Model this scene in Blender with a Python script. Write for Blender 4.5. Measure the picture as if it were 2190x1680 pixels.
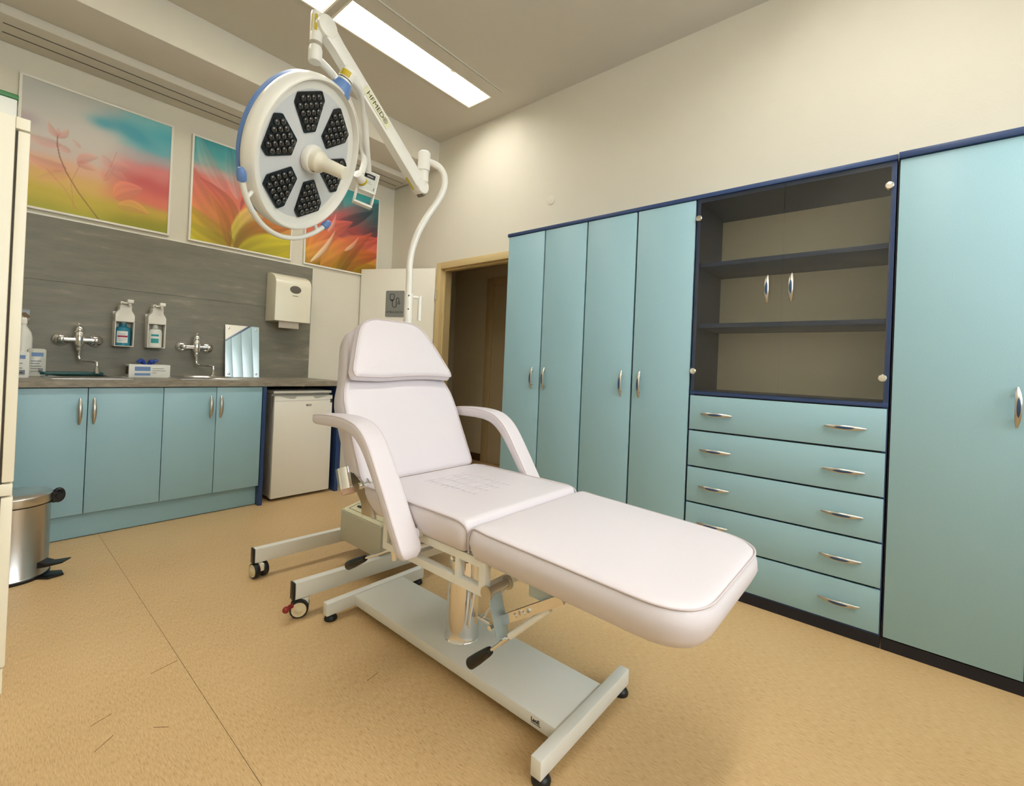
import bpy, bmesh, math, random
from mathutils import Vector, Matrix
PI = math.pi
random.seed(7)
for o in list(bpy.data.objects):
    bpy.data.objects.remove(o)
SC = bpy.context.scene
COL = SC.collection

# ------------------------------------------------------------------ camera
FPX, YAW, PITCH, ROLL, PCY, EYE = 975.006, 49.6988, 0.3048, 2.4279, 778.78, 1.09
ya, pi_, ro = (math.radians(a) for a in (YAW, PITCH, ROLL))
F_ = Vector((math.sin(ya)*math.cos(pi_), math.cos(ya)*math.cos(pi_), math.sin(pi_)))
R0 = Vector((math.cos(ya), -math.sin(ya), 0)); U0 = R0.cross(F_)
R_ = R0*math.cos(ro) + U0*math.sin(ro); U_ = -R0*math.sin(ro) + U0*math.cos(ro)
cam = bpy.data.objects.new('camera', bpy.data.cameras.new('camera')); COL.objects.link(cam)
m3 = Matrix((R_, U_, -F_)).transposed()
cam.matrix_world = Matrix.Translation((0, 0, EYE)) @ m3.to_4x4()
cam.data.sensor_fit = 'HORIZONTAL'; cam.data.sensor_width = 36
cam.data.lens = FPX/2190*36
cam.data.shift_y = -(840-PCY)/2190
cam.data.clip_start = 0.02
SC.camera = cam

# ------------------------------------------------------------------ world / exposure / lamp power
w = bpy.data.worlds.new('world'); SC.world = w; w.use_nodes = True
w.node_tree.nodes['Background'].inputs[0].default_value = (.90, .95, 1.0, 1)      # overcast sky, seen through the window behind the camera
w.node_tree.nodes['Background'].inputs[1].default_value = 5.0
WIN = (-.30, 2.55, 1.45, 2.90)                # window opening in the rear wall: x0, x1, z0, z1
pd_ = bpy.data.lights.new('window_portal', 'AREA'); pd_.shape = 'RECTANGLE'; pd_.size = 2.85; pd_.size_y = 1.45; pd_.cycles.is_portal = True
po_ = bpy.data.objects.new('window_portal', pd_); COL.objects.link(po_); po_.location = (1.125, -2.32, 2.175); po_.rotation_euler = (math.radians(90), 0, 0)
SC.view_settings.view_transform = 'Standard'; SC.view_settings.look = 'None'
SC.view_settings.gamma = 1; SC.view_settings.use_curve_mapping = False
SC.view_settings.exposure = 0.95
LAMP_POWER = 11.8
LAMP_COLOR = (1.0, .98, .94)

# ------------------------------------------------------------------ key dimensions
XW, YW, ZC = 2.8404, 4.1477, 3.2193          # right wall, sink wall, ceiling
XL, YB = -.56, -2.3                          # left wall, wall behind the camera
XR = 2.4304                                  # front of the tall cupboards
YF, YC, YP = 3.5327, 3.5178, 3.5825          # sink cupboard doors, worktop edge, plinth
ZT, ZTB = .9102, .871
YBM, ZBM = 3.4386, 2.965                     # ceiling beam

# ------------------------------------------------------------------ materials
def lin(c):
    c /= 255.0
    return c/12.92 if c <= .04045 else ((c+.055)/1.055)**2.4
def rgb(r, g, b): return (lin(r), lin(g), lin(b), 1)
MATS = {}
def mat(name, col, rough=.5, metal=0., spec=.5, noise=None, bump=None, trans=0., coat=0.):
    """noise=(scale,amount) mottles the colour a little, bump=(scale,strength,distance)"""
    if name in MATS: return MATS[name]
    m = bpy.data.materials.new(name); m.use_nodes = True; MATS[name] = m
    nt = m.node_tree; b = nt.nodes['Principled BSDF']
    b.inputs['Base Color'].default_value = col; b.inputs['Roughness'].default_value = rough
    b.inputs['Metallic'].default_value = metal
    b.inputs['Specular IOR Level'].default_value = spec
    b.inputs['Transmission Weight'].default_value = trans
    b.inputs['Coat Weight'].default_value = coat
    tc = None
    if noise or bump:
        tc = nt.nodes.new('ShaderNodeTexCoord')
    if noise:
        n = nt.nodes.new('ShaderNodeTexNoise'); n.inputs['Scale'].default_value = noise[0]; n.inputs['Detail'].default_value = 4
        nt.links.new(tc.outputs['Object'], n.inputs['Vector'])
        r = nt.nodes.new('ShaderNodeMapRange'); r.inputs[1].default_value = .3; r.inputs[2].default_value = .7
        r.inputs[3].default_value = 1-noise[1]; r.inputs[4].default_value = 1+noise[1]
        nt.links.new(n.outputs[0], r.inputs[0])
        mx = nt.nodes.new('ShaderNodeMix'); mx.data_type = 'RGBA'; mx.blend_type = 'MULTIPLY'; mx.inputs[0].default_value = 1
        mx.inputs[6].default_value = col
        nt.links.new(r.outputs[0], mx.inputs[7]); nt.links.new(mx.outputs[2], b.inputs['Base Color'])
    if bump:
        n = nt.nodes.new('ShaderNodeTexNoise'); n.inputs['Scale'].default_value = bump[0]; n.inputs['Detail'].default_value = 3
        nt.links.new(tc.outputs['Object'], n.inputs['Vector'])
        bp = nt.nodes.new('ShaderNodeBump'); bp.inputs['Strength'].default_value = bump[1]; bp.inputs['Distance'].default_value = bump[2]
        nt.links.new(n.outputs[0], bp.inputs['Height']); nt.links.new(bp.outputs[0], b.inputs['Normal'])
    return m
def streak_mat(name, cols, scl, sc2, rough, bumpd=.0004):
    """two stretched noises through a colour ramp; scl = mapping scale"""
    m = bpy.data.materials.new(name); m.use_nodes = True; MATS[name] = m
    nt = m.node_tree; b = nt.nodes['Principled BSDF']; b.inputs['Roughness'].default_value = rough
    tc = nt.nodes.new('ShaderNodeTexCoord'); mp = nt.nodes.new('ShaderNodeMapping'); mp.inputs['Scale'].default_value = scl
    nt.links.new(tc.outputs['Object'], mp.inputs['Vector'])
    n1 = nt.nodes.new('ShaderNodeTexNoise'); n1.inputs['Scale'].default_value = 1; n1.inputs['Detail'].default_value = 5; n1.inputs['Roughness'].default_value = .65
    nt.links.new(mp.outputs[0], n1.inputs['Vector'])
    n2 = nt.nodes.new('ShaderNodeTexNoise'); n2.inputs['Scale'].default_value = sc2; n2.inputs['Detail'].default_value = 3
    nt.links.new(tc.outputs['Object'], n2.inputs['Vector'])
    ad = nt.nodes.new('ShaderNodeMath'); ad.operation = 'MULTIPLY_ADD'; ad.inputs[1].default_value = .3
    nt.links.new(n2.outputs[0], ad.inputs[0]); nt.links.new(n1.outputs[0], ad.inputs[2])
    cr = nt.nodes.new('ShaderNodeValToRGB'); nt.links.new(ad.outputs[0], cr.inputs[0])
    el = cr.color_ramp.elements
    el[0].position, el[0].color = cols[0]; el[1].position, el[1].color = cols[-1]
    for p, c in cols[1:-1]:
        e = el.new(p); e.color = c
    nt.links.new(cr.outputs[0], b.inputs['Base Color'])
    if bumpd:
        bp = nt.nodes.new('ShaderNodeBump'); bp.inputs['Strength'].default_value = .3; bp.inputs['Distance'].default_value = bumpd
        nt.links.new(n1.outputs[0], bp.inputs['Height']); nt.links.new(bp.outputs[0], b.inputs['Normal'])
    return m
def emis(name, col, s):
    m = bpy.data.materials.new(name); m.use_nodes = True; MATS[name] = m
    b = m.node_tree.nodes['Principled BSDF']; b.inputs['Base Color'].default_value = (.8, .8, .8, 1)
    b.inputs['Emission Color'].default_value = (*col, 1); b.inputs['Emission Strength'].default_value = s
    return m
def vcol_mat(name, rough=.5):
    m = bpy.data.materials.new(name); m.use_nodes = True; MATS[name] = m
    nt = m.node_tree; a = nt.nodes.new('ShaderNodeVertexColor'); a.layer_name = 'print'
    b = nt.nodes['Principled BSDF']; b.inputs['Roughness'].default_value = rough
    nt.links.new(a.outputs[0], b.inputs['Base Color']); return m
def glass_pane(name, tint):
    m = bpy.data.materials.new(name); m.use_nodes = True; MATS[name] = m
    nt = m.node_tree; nt.nodes.remove(nt.nodes['Principled BSDF'])
    t = nt.nodes.new('ShaderNodeBsdfTransparent'); t.inputs[0].default_value = (*tint, 1)
    g = nt.nodes.new('ShaderNodeBsdfGlossy'); g.inputs['Roughness'].default_value = .02
    f = nt.nodes.new('ShaderNodeFresnel'); f.inputs[0].default_value = 1.45
    mx = nt.nodes.new('ShaderNodeMixShader')
    nt.links.new(f.outputs[0], mx.inputs[0]); nt.links.new(t.outputs[0], mx.inputs[1]); nt.links.new(g.outputs[0], mx.inputs[2])
    nt.links.new(mx.outputs[0], nt.nodes['Material Output'].inputs['Surface']); return m

WALL = mat('wall_paint', (.73, .69, .58, 1), .85, noise=(3, .015), bump=(140, .25, .002))
CEIL = mat('ceiling_paint', (.62, .58, .49, 1), .9, bump=(120, .2, .002))
BEAM = mat('beam_paint', (.68, .64, .55, 1), .9, bump=(120, .2, .002))
FLOOR = streak_mat('linoleum', [(.42, rgb(160, 126, 84)), (.52, rgb(197, 163, 114)), (.66, rgb(210, 177, 128)), (.86, rgb(222, 191, 143))], (310, 44, 60), 1.3, .42)
STONE = streak_mat('grey_laminate', [(.35, rgb(108, 105, 92)), (.6, rgb(119, 116, 102)), (.76, rgb(127, 122, 107)), (.92, rgb(156, 147, 130))], (4.2, 20, 22), 1.2, .45, .0)
TOPM = streak_mat('worktop_laminate', [(.4, rgb(112, 104, 90)), (.62, rgb(138, 129, 113)), (.88, rgb(164, 154, 136))], (14, 60, 60), 3, .4, .0)
BLUE = mat('pale_blue_laminate', rgb(152, 190, 202), .42, noise=(220, .03))
NAVY = mat('navy_laminate', rgb(42, 66, 112), .4)
DARK = mat('dark_navy_edge', rgb(14, 18, 34), .5)
BLACK = mat('black_plastic', rgb(16, 16, 17), .4)
WHITE = mat('white_enamel', rgb(236, 232, 220), .35)
CREAM = mat('cream_enamel', rgb(244, 238, 218), .4)
DOORW = mat('door_white', rgb(238, 234, 220), .5)
GASK = mat('grey_gasket', rgb(70, 62, 52), .7)
VINYL = mat('white_vinyl', rgb(218, 211, 216), .42, bump=(420, .12, .0008))
PIPE = mat('vinyl_piping', rgb(206, 194, 196), .45)
METAL = mat('powder_coated_steel', rgb(232, 232, 226), .45, bump=(600, .1, .0005))
CHROME = mat('chrome', (.82, .82, .82, 1), .08, 1)
STEEL = mat('brushed_steel', (.62, .60, .57, 1), .28, 1)
ZINC = mat('zinc_plate', rgb(176, 194, 202), .35, .35)
SILVER = mat('satin_silver', (.56, .53, .47, 1), .34, 1)
INLAY = mat('navy_inlay', rgb(44, 74, 108), .3)
LAMPW = mat('lamp_white', rgb(232, 230, 222), .3)
LAMPF = mat('lamp_face_grey', rgb(206, 208, 210), .45)
LAMPB = mat('lamp_blue', rgb(96, 130, 186), .4)
YELLOW = mat('yellow_label', rgb(196, 172, 40), .5)
LENSB = mat('lens_black', rgb(9, 9, 10), .25)
LENS = mat('led_lens', rgb(15, 15, 16), .10, coat=.6, spec=.8)
FRAMEB = mat('beige_door_frame', rgb(214, 190, 138), .5)
SIGNG = mat('sign_grey', rgb(134, 136, 132), .4)
SIGNK = mat('sign_black', rgb(28, 28, 28), .5)
PAPER = mat('paper', rgb(222, 212, 196), .8)
TOWELW = mat('dispenser_white', rgb(232, 227, 206), .18)
SMOKE = mat('smoked_window', rgb(108, 100, 90), .15)
MIRROR = mat('mirror_silver', (.9, .9, .9, 1), .01, 1)
BLUEB = mat('blue_soap_bottle', rgb(48, 128, 150), .15)
WBOT = mat('white_bottle', rgb(222, 222, 212), .35)
LABELW = mat('label_white', rgb(224, 224, 216), .5)
RED = mat('label_magenta', rgb(160, 40, 80), .5)
TEAL = mat('label_teal', rgb(40, 150, 150), .5)
LBLUE = mat('label_blue', rgb(110, 140, 185), .5)
GLOVE = mat('blue_nitrile', rgb(28, 62, 150), .45)
GREEN = mat('green_lid', rgb(40, 110, 50), .4)
TRAYG = mat('dark_green_tray', rgb(20, 82, 78), .35)
BRAKE = mat('red_brake', rgb(140, 34, 28), .4)
WHEELC = mat('wheel_cream', rgb(222, 208, 172), .4)
TRACKG = mat('track_groove', rgb(52, 46, 36), .7)
CORRW = mat('corridor_paint', rgb(214, 200, 170), .8)
WOOD = mat('dark_wood', rgb(88, 58, 34), .5)
BACKP = mat('cabinet_back', rgb(240, 234, 216), .7)
BAG = mat('clear_plastic', rgb(196, 196, 184), .25)
PINKF = mat('pink_foam', rgb(226, 196, 184), .6)
SCREEN = mat('display_black', rgb(18, 17, 18), .15)
BRONZE = mat('keys_bronze', rgb(92, 74, 50), .4, .8)
ALU = mat('aluminium_knob', (.8, .77, .7, 1), .18, 1)
GLASS = glass_pane('smoked_glass', (.97, .97, .95))
CLEAR = glass_pane('clear_acrylic', (.93, .94, .93))
DIFF = emis('lit_diffuser', LAMP_COLOR, LAMP_POWER)

# ------------------------------------------------------------------ mesh builder
V = Vector
class MB:
    def __init__(s): s.v = []; s.f = []; s.m = []; s.mi = 0
    def add(s, vs, fs):
        n = len(s.v); s.v += [V(a) for a in vs]
        for f in fs: s.f.append([i+n for i in f]); s.m.append(s.mi)
        return s
    def mat(s, i): s.mi = i; return s
    def box(s, x0, x1, y0, y1, z0, z1):
        return s.obox(V((x0, y0, z0)), V((x1-x0, 0, 0)), V((0, y1-y0, 0)), V((0, 0, z1-z0)))
    def obox(s, o, a, b, c):
        o, a, b, c = V(o), V(a), V(b), V(c)
        vs = [o, o+a, o+a+b, o+b, o+c, o+a+c, o+a+b+c, o+b+c]
        return s.add(vs, [(3, 2, 1, 0), (4, 5, 6, 7), (0, 1, 5, 4), (1, 2, 6, 5), (2, 3, 7, 6), (3, 0, 4, 7)])
    def bar(s, p0, p1, wd, hd, up=(0, 0, 1)):
        p0, p1 = V(p0), V(p1); d = (p1-p0); u = V(up); sd = d.cross(u).normalized(); u = sd.cross(d).normalized()
        return s.obox(p0 - sd*wd/2 - u*hd/2, d, sd*wd, u*hd)
    def prism(s, poly, o, a, b, c0, c1):
        """poly (u,v) in axes a,b at o, extruded by vectors c0..c1"""
        o, a, b, c0, c1 = V(o), V(a), V(b), V(c0), V(c1); n = len(poly)
        vs = [o+a*u+b*v+c0 for u, v in poly]+[o+a*u+b*v+c1 for u, v in poly]
        return s.add(vs, [list(range(n))[::-1], list(range(n, 2*n))]+[(i, (i+1) % n, (i+1) % n+n, i+n) for i in range(n)])
    def rings(s, rings, cap0=True, cap1=True, closed=True):
        n = len(rings[0]); vs = [p for r in rings for p in r]; fs = []
        for k in range(len(rings)-1):
            for i in range(n if closed else n-1):
                j = (i+1) % n; fs.append((k*n+i, k*n+j, (k+1)*n+j, (k+1)*n+i))
        if cap0: fs.append(list(range(n))[::-1])
        if cap1: fs.append([(len(rings)-1)*n+i for i in range(n)])
        return s.add(vs, fs)
    def lathe(s, prof, o, ax, n=32, cap=True):
        o, ax = V(o), V(ax).normalized()
        a = ax.orthogonal().normalized(); b = ax.cross(a)
        rs = [[o+ax*h+(a*math.cos(t)+b*math.sin(t))*max(r, 1e-5) for t in [2*PI*i/n for i in range(n)]] for r, h in prof]
        return s.rings(rs, cap, cap)
    def cyl(s, p0, p1, r0, r1=None, n=24):
        p0, p1 = V(p0), V(p1); r1 = r0 if r1 is None else r1
        return s.lathe([(r0, 0), (r1, (p1-p0).length)], p0, p1-p0, n)
    def tube(s, pts, r, n=12, closed=False, rx=None, nrm=None, caps=True):
        """sweep; r may be a list; rx = second radius (list/number) along nrm"""
        pts = [V(p) for p in pts]; N = len(pts)
        rr = r if isinstance(r, (list, tuple)) else [r]*N
        r2 = rr if rx is None else (rx if isinstance(rx, (list, tuple)) else [rx]*N)
        u = None; rs = []
        for i, p in enumerate(pts):
            if closed: d = pts[(i+1) % N]-pts[i-1]
            else: d = pts[min(i+1, N-1)]-pts[max(i-1, 0)]
            d.normalize()
            if nrm is not None: u = V(nrm)-d*d.dot(V(nrm)); u.normalize()
            elif u is None: u = d.orthogonal().normalized()
            else: u = (u-d*u.dot(d)).normalized()
            w_ = d.cross(u)
            rs.append([p+u*math.cos(t)*r2[i]+w_*math.sin(t)*rr[i] for t in [2*PI*k/n for k in range(n)]])
        if closed: rs.append(rs[0]); return s.rings(rs, False, False)
        return s.rings(rs, caps, caps)
    def sphere(s, c, r, sc=(1, 1, 1), n=16):
        c = V(c); rs = []
        for k in range(1, n):
            t = PI*k/n; rs.append([c+V((math.sin(t)*math.cos(a)*sc[0], math.sin(t)*math.sin(a)*sc[1], -math.cos(t)*sc[2]))*r for a in [2*PI*i/(2*n) for i in range(2*n)]])
        return s.rings(rs)
    def text(s, txt, o, a, b, size, align='CENTER', depth=0, bold=0.):
        """flat lettering: o origin (centre), a reading direction, b up"""
        cu = bpy.data.curves.new('t', 'FONT'); cu.body = txt; cu.size = size; cu.align_x = align; cu.align_y = 'CENTER'
        cu.offset = bold; cu.resolution_u = 3
        ob = bpy.data.objects.new('t', cu); COL.objects.link(ob)
        dg = bpy.context.evaluated_depsgraph_get(); ev = ob.evaluated_get(dg); me = ev.to_mesh()
        o, a, b = V(o), V(a).normalized(), V(b).normalized()
        s.add([o+a*v.co.x+b*v.co.y for v in me.vertices], [list(p.vertices) for p in me.polygons])
        ev.to_mesh_clear(); bpy.data.objects.remove(ob); bpy.data.curves.remove(cu)
        return s

def smooth_path(pts, k=6, closed=False):
    pts = [V(p) for p in pts]; n = len(pts); out = []
    for i in range(n if closed else n-1):
        if closed: p0, p1, p2, p3 = pts[i-1], pts[i], pts[(i+1) % n], pts[(i+2) % n]
        else: p0, p1, p2, p3 = pts[max(i-1, 0)], pts[i], pts[i+1], pts[min(i+2, n-1)]
        for j in range(k):
            t = j/k
            out.append(.5*((2*p1)+(p2-p0)*t+(2*p0-5*p1+4*p2-p3)*t*t+(3*p1-p0-3*p2+p3)*t**3))
    if not closed: out.append(pts[-1])
    return out
def round_poly(poly, rad, k=6):
    """2D polygon with rounded corners (rad number or list)"""
    n = len(poly); out = []
    for i in range(n):
        p0, p1, p2 = V((*poly[i-1], 0)), V((*poly[i], 0)), V((*poly[(i+1) % n], 0))
        r = rad[i] if isinstance(rad, (list, tuple)) else rad
        if r <= 0: out.append((p1.x, p1.y)); continue
        a, b = (p0-p1), (p2-p1); d = min(r, a.length*.49, b.length*.49)
        a.normalize(); b.normalize()
        q0, q2 = p1+a*d, p1+b*d
        for j in range(k+1):
            t = j/k; q = q0*(1-t)**2+p1*2*t*(1-t)+q2*t*t; out.append((q.x, q.y))
    return out
def resample(poly, step):
    out = []
    n = len(poly)
    for i in range(n):
        a, b = V((*poly[i], 0)), V((*poly[(i+1) % n], 0)); L = (b-a).length; k = max(1, int(L/step))
        for j in range(k):
            q = a.lerp(b, j/k); out.append((q.x, q.y))
    return out
def inset(poly, d):
    n = len(poly); out = []
    for i in range(n):
        a, b, c = V((*poly[i-1], 0)), V((*poly[i], 0)), V((*poly[(i+1) % n], 0))
        t1 = (b-a); t2 = (c-b)
        if t1.length < 1e-7: t1 = t2
        if t2.length < 1e-7: t2 = t1
        t = (t1.normalized()+t2.normalized()).normalized(); nr = V((-t.y, t.x, 0))
        q = b+nr*d; out.append((q.x, q.y))
    return out
def area(poly): return sum(poly[i-1][0]*poly[i][1]-poly[i][0]*poly[i-1][1] for i in range(len(poly)))/2
def pad(poly, o, a, b, c, T, r=.018, crown=.008, bottom_in=.006, step=.03, fan=True):
    """upholstered cushion; returns MB and the top edge loop for piping. c = up direction (unit)"""
    if area(poly) < 0: poly = poly[::-1]
    poly = resample(poly, step); o, a, b, c = V(o), V(a), V(b), V(c)
    cx = sum(p[0] for p in poly)/len(poly); cy = sum(p[1] for p in poly)/len(poly)
    P = lambda q, h: [o+a*u+b*v+c*h for u, v in q]
    rs = [P(inset(poly, r*.7+bottom_in), 0), P(inset(poly, r*.2+bottom_in), r*.25), P(inset(poly, bottom_in*.8), r*.8), P(inset(poly, -.002), T*.5)]
    rs += [P(inset(poly, 0), T-r*1.1), P(inset(poly, r*.22), T-r*.35), P(inset(poly, r*.6), T-r*.06)]
    base = inset(poly, r*.6)
    for k in ((.965, .9, .78, .6, .38, .16) if fan else ()):
        rs.append(P([(cx+(u-cx)*k, cy+(v-cy)*k) for u, v in base], T+crown*(1-k**2.5)))
    m = MB(); m.rings(rs, True, not fan)
    if fan:
        n = len(rs[-1]); b0 = len(m.v)-n; ce = o+a*cx+b*cy+c*(T+crown); m.v.append(ce)
        for i in range(n): m.f.append([b0+i, b0+(i+1) % n, b0+n]); m.m.append(0)
    return m, P(inset(poly, r*.25), T-r*.2)

# ------------------------------------------------------------------ objects
def link(o):
    COL.objects.link(o); return o
def tag(o, label=None, cat=None, group=None, kind=None):
    for k, v in (('label', label), ('category', cat), ('group', group), ('kind', kind)):
        if v: o[k] = v
    return o
class Thing:
    """an Empty at the thing's base; its parts are built in world coordinates"""
    def __init__(s, name, loc, label=None, cat=None, group=None, kind=None):
        s.o = link(bpy.data.objects.new(name, None)); s.o.location = loc; s.L = V(loc); s.o.empty_display_size = .1
        tag(s.o, label, cat, group, kind)
    def part(s, name, mb, mats, parent=None, bevel=0., label=None, smooth=True, kind=None, seg=2):
        ob = mesh_object(name, mb, mats, s.L, bevel, smooth, seg)
        ob.parent = parent or s.o
        tag(ob, label, None, None, kind)
        return ob
def mesh_object(name, mb, mats, L=V((0, 0, 0)), bevel=0., smooth=True, seg=2):
    me = bpy.data.meshes.new(name)
    me.from_pydata([tuple(v-L) for v in mb.v], [], mb.f)
    mats = mats if isinstance(mats, (list, tuple)) else [mats]
    for m in mats: me.materials.append(m)
    if len(mats) > 1: me.polygons.foreach_set('material_index', mb.m)
    bm = bmesh.new(); bm.from_mesh(me)
    bmesh.ops.recalc_face_normals(bm, faces=bm.faces)
    if bevel > 0:
        bm.normal_update()
        ed = [e for e in bm.edges if len(e.link_faces) == 2 and e.calc_face_angle(0) > .6]
        bmesh.ops.bevel(bm, geom=ed, offset=bevel, offset_type='OFFSET', segments=seg, profile=.5, affect='EDGES', clamp_overlap=True)
    bm.to_mesh(me); bm.free()
    if smooth:
        me.polygons.foreach_set('use_smooth', [True]*len(me.polygons)); me.set_sharp_from_angle(angle=.7)
    me.update()
    return link(bpy.data.objects.new(name, me))
def solo(name, mb, mats, loc, label, cat, group=None, kind=None, bevel=0., smooth=True):
    ob = mesh_object(name, mb, mats, V(loc), bevel, smooth); ob.location = loc
    return tag(ob, label, cat, group, kind)
def struct(name, mb, mats, bevel=0.): 
    return tag(mesh_object(name, mb, mats, V((0, 0, 0)), bevel), kind='structure')

X, Y, Z = V((1, 0, 0)), V((0, 1, 0)), V((0, 0, 1))

# ================================================================== ROOM SHELL
DY0, DY1, DZ = 2.36, 3.395, 2.048           # doorway in the right wall
XC = 3.78                                    # far wall of the corridor
struct('floor', MB().box(XL-.1, XC+.1, YB-.1, 5.2, -.05, 0), FLOOR)
m = MB()
m.box(.5058, .5068, -1.5, YP, -.001, .0005)
struct('trim_1', m, mat('floor_seam', rgb(92, 68, 42), .7))                  # welded seam of the floor covering
# scuff marks worn into the floor
m = MB()
for (x, y, dx, dy) in ((.243, 1.63, .045, .035), (.30, 1.25, .03, .012), (.33, 1.17, .025, .004), (.235, 1.1, .02, .02), (.42, 1.9, .08, .02), (.37, 1.62, .03, -.03), (.30, 1.06, .05, .015), (.9, 1.35, .05, .01), (.62, .95, .05, .02), (.40, .86, .03, .03), (.25, 1.75, .05, .02)):
    m.bar((x, y, .0004), (x+dx, y+dy, .0004), .0014, .0008)
struct('trim_2', m, mat('scuff', rgb(128, 98, 64), .7))
m = MB(); m.box(XL-.1, XC, YW, YW+.1, 0, ZC); struct('wall_sink', m, WALL)
m = MB(); m.box(XL-.1, XL, YB-.1, YW, 0, ZC); struct('wall_left', m, WALL)
m = MB(); wx0, wx1, wz0, wz1 = WIN
m.box(XL-.1, wx0, YB-.1, YB, 0, ZC); m.box(wx1, XW+.12, YB-.1, YB, 0, ZC); m.box(wx0, wx1, YB-.1, YB, 0, wz0); m.box(wx0, wx1, YB-.1, YB, wz1, ZC)
struct('wall_rear', m, WALL)
t = Thing('window_1', ((wx0+wx1)/2, YB, wz0), kind='structure')
m = MB()
for xx in (wx0, (wx0+wx1)/2-.03, wx1-.06): m.box(xx, xx+.06, YB-.08, YB-.02, wz0, wz1)
for k in range(2):
    xx = (wx0+.06, (wx0+wx1)/2+.03)[k]; xe_ = ((wx0+wx1)/2-.03, wx1-.06)[k]
    m.box(xx, xe_, YB-.08, YB-.02, wz0, wz0+.06); m.box(xx, xe_, YB-.08, YB-.02, wz1-.06, wz1)
t.part('frame', m, WHITE, bevel=.003)
for k in range(2):
    xx = (wx0+.06, (wx0+wx1)/2+.03)[k]; xe_ = ((wx0+wx1)/2-.03, wx1-.06)[k]
    m = MB(); m.box(xx, xe_, YB-.052, YB-.048, wz0+.06, wz1-.06); t.part('pane', m, CLEAR, smooth=False)
m = MB(); m.box(wx0-.05, wx1+.05, YB, YB+.16, wz0-.03, wz0); t.part('sill', m, WHITE, bevel=.004)
m = MB()
m.box(XW, XW+.12, YB, DY0, 0, ZC); m.box(XW, XW+.12, DY1, YW, 0, ZC); m.box(XW, XW+.12, DY0, DY1, DZ, ZC)
struct('wall_right', m, WALL)
struct('wall_corridor', MB().box(XC, XC+.1, 1.0, 5.2, 0, 2.6), CORRW)
struct('wall_corridor_far', MB().box(XW+.12, XC, 5.1, 5.2, 0, 2.6), CORRW)
struct('wall_corridor_near', MB().box(XW+.12, XC, 1.0, 1.1, 0, 2.6), CORRW)
struct('ceiling_corridor', MB().box(XW+.12, XC+.1, 1.0, 5.2, 2.6, 2.7), CORRW)
struct('baseboard_corridor', MB().box(XC-.015, XC, 3.62, 5.1, 0, .08), WOOD)
# lamp openings in the ceiling
LX = [(.075, 1.318), (1.382, 2.573)]; LX2 = [(-.25, .99), (1.03, 2.27)]; LY = [(2.527, 2.765), (-.02, .218), (-1.69, -1.452)]
xs = sorted({XL-.1, XW+.12, *[v for p in LX+LX2 for v in p]}); ys = sorted({YB-.1, YW+.1, *[v for p in LY for v in p]})
m = MB()
for i in range(len(xs)-1):
    for j in range(len(ys)-1):
        if (ys[j], ys[j+1]) in LY and any(a <= xs[i] and xs[i+1] <= b for a, b in (LX if (ys[j], ys[j+1]) == LY[0] else LX2)): continue
        m.box(xs[i], xs[i+1], ys[j], ys[j+1], ZC, ZC+.16)
struct('ceiling', m, CEIL)
struct('trim_3', MB().box(XL, XW, YBM, YW, ZBM, ZC), BEAM, 0.004)   # beam along the sink wall
def downlight(x0, x1, y0, y1, label):
    t = Thing('ceiling_light', ((x0+x1)/2, (y0+y1)/2, ZC), label, 'ceiling light', 'recessed fluorescent lights in the ceiling')
    m = MB(); d = .075
    m.box(x0, x1, y0, y0+.003, ZC, ZC+d); m.box(x0, x1, y1-.003, y1, ZC, ZC+d); m.box(x0, x0+.004, y0+.003, y1-.003, ZC, ZC+d); m.box(x1-.004, x1, y0+.003, y1-.003, ZC, ZC+d)
    m.box(x0, x1, y0, y1, ZC+d+.004, ZC+d+.006)
    m.prism([(y1-.004, ZC+.002), (y1-.052, ZC+d-.006), (y1-.052, ZC+d), (y1-.004, ZC+d)], V((x0+.004, 0, 0)), Y, Z, V((0, 0, 0)), X*(x1-x0-.008))
    m.prism([(y0+.004, ZC+.002), (y0+.022, ZC+d-.006), (y0+.022, ZC+d), (y0+.004, ZC+d)], V((x0+.004, 0, 0)), Y, Z, V((0, 0, 0)), X*(x1-x0-.008))
    t.part('trough', m, mat('lamp_reflector', rgb(236, 230, 206), .6))
    m = MB(); m.box(x0+.03, x1-.03, y0+.022, y1-.052, ZC+d-.006, ZC+d+.003)
    t.part('diffuser', m, DIFF, label='glowing white diffuser')
    m = MB(); f = .012
    m.box(x0-f, x1+f, y0-f, y0, ZC-.006, ZC); m.box(x0-f, x1+f, y1, y1+f, ZC-.006, ZC); m.box(x0-f, x0, y0, y1, ZC-.006, ZC); m.box(x1, x1+f, y0, y1, ZC-.006, ZC)
    t.part('frame', m, CREAM)
    m = MB(); m.box(x0-f, x1+f, y0-.118, y0-f, ZC-.008, ZC); m.box(x0-f, x1+f, y0-.128, y0-.122, ZC-.008, ZC)
    t.part('side_strip', m, CEIL)
    m = MB(); m.box(x1-.36, x1-.325, y0+.05, y0+.075, ZC+.045, ZC+d-.007); t.part('clip', m, WHITE)
downlight(*LX[1], *LY[0], 'long lit ceiling light beside the arm of the operating lamp')
downlight(*LX[0], *LY[0], 'lit ceiling light of which only a corner shows at the top edge')
downlight(*LX2[1], *LY[1], 'lit ceiling light over the foot end of the treatment chair, outside the view')
downlight(*LX2[0], *LY[1], 'lit ceiling light above the camera, outside the view')
downlight(*LX2[1], *LY[2], 'fill light added behind the camera towards the cupboards, outside the view')  # rear pair is unseen, added as fill from behind the camera
downlight(*LX2[0], *LY[2], 'fill light added behind the camera on the refrigerator side, outside the view')

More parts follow.
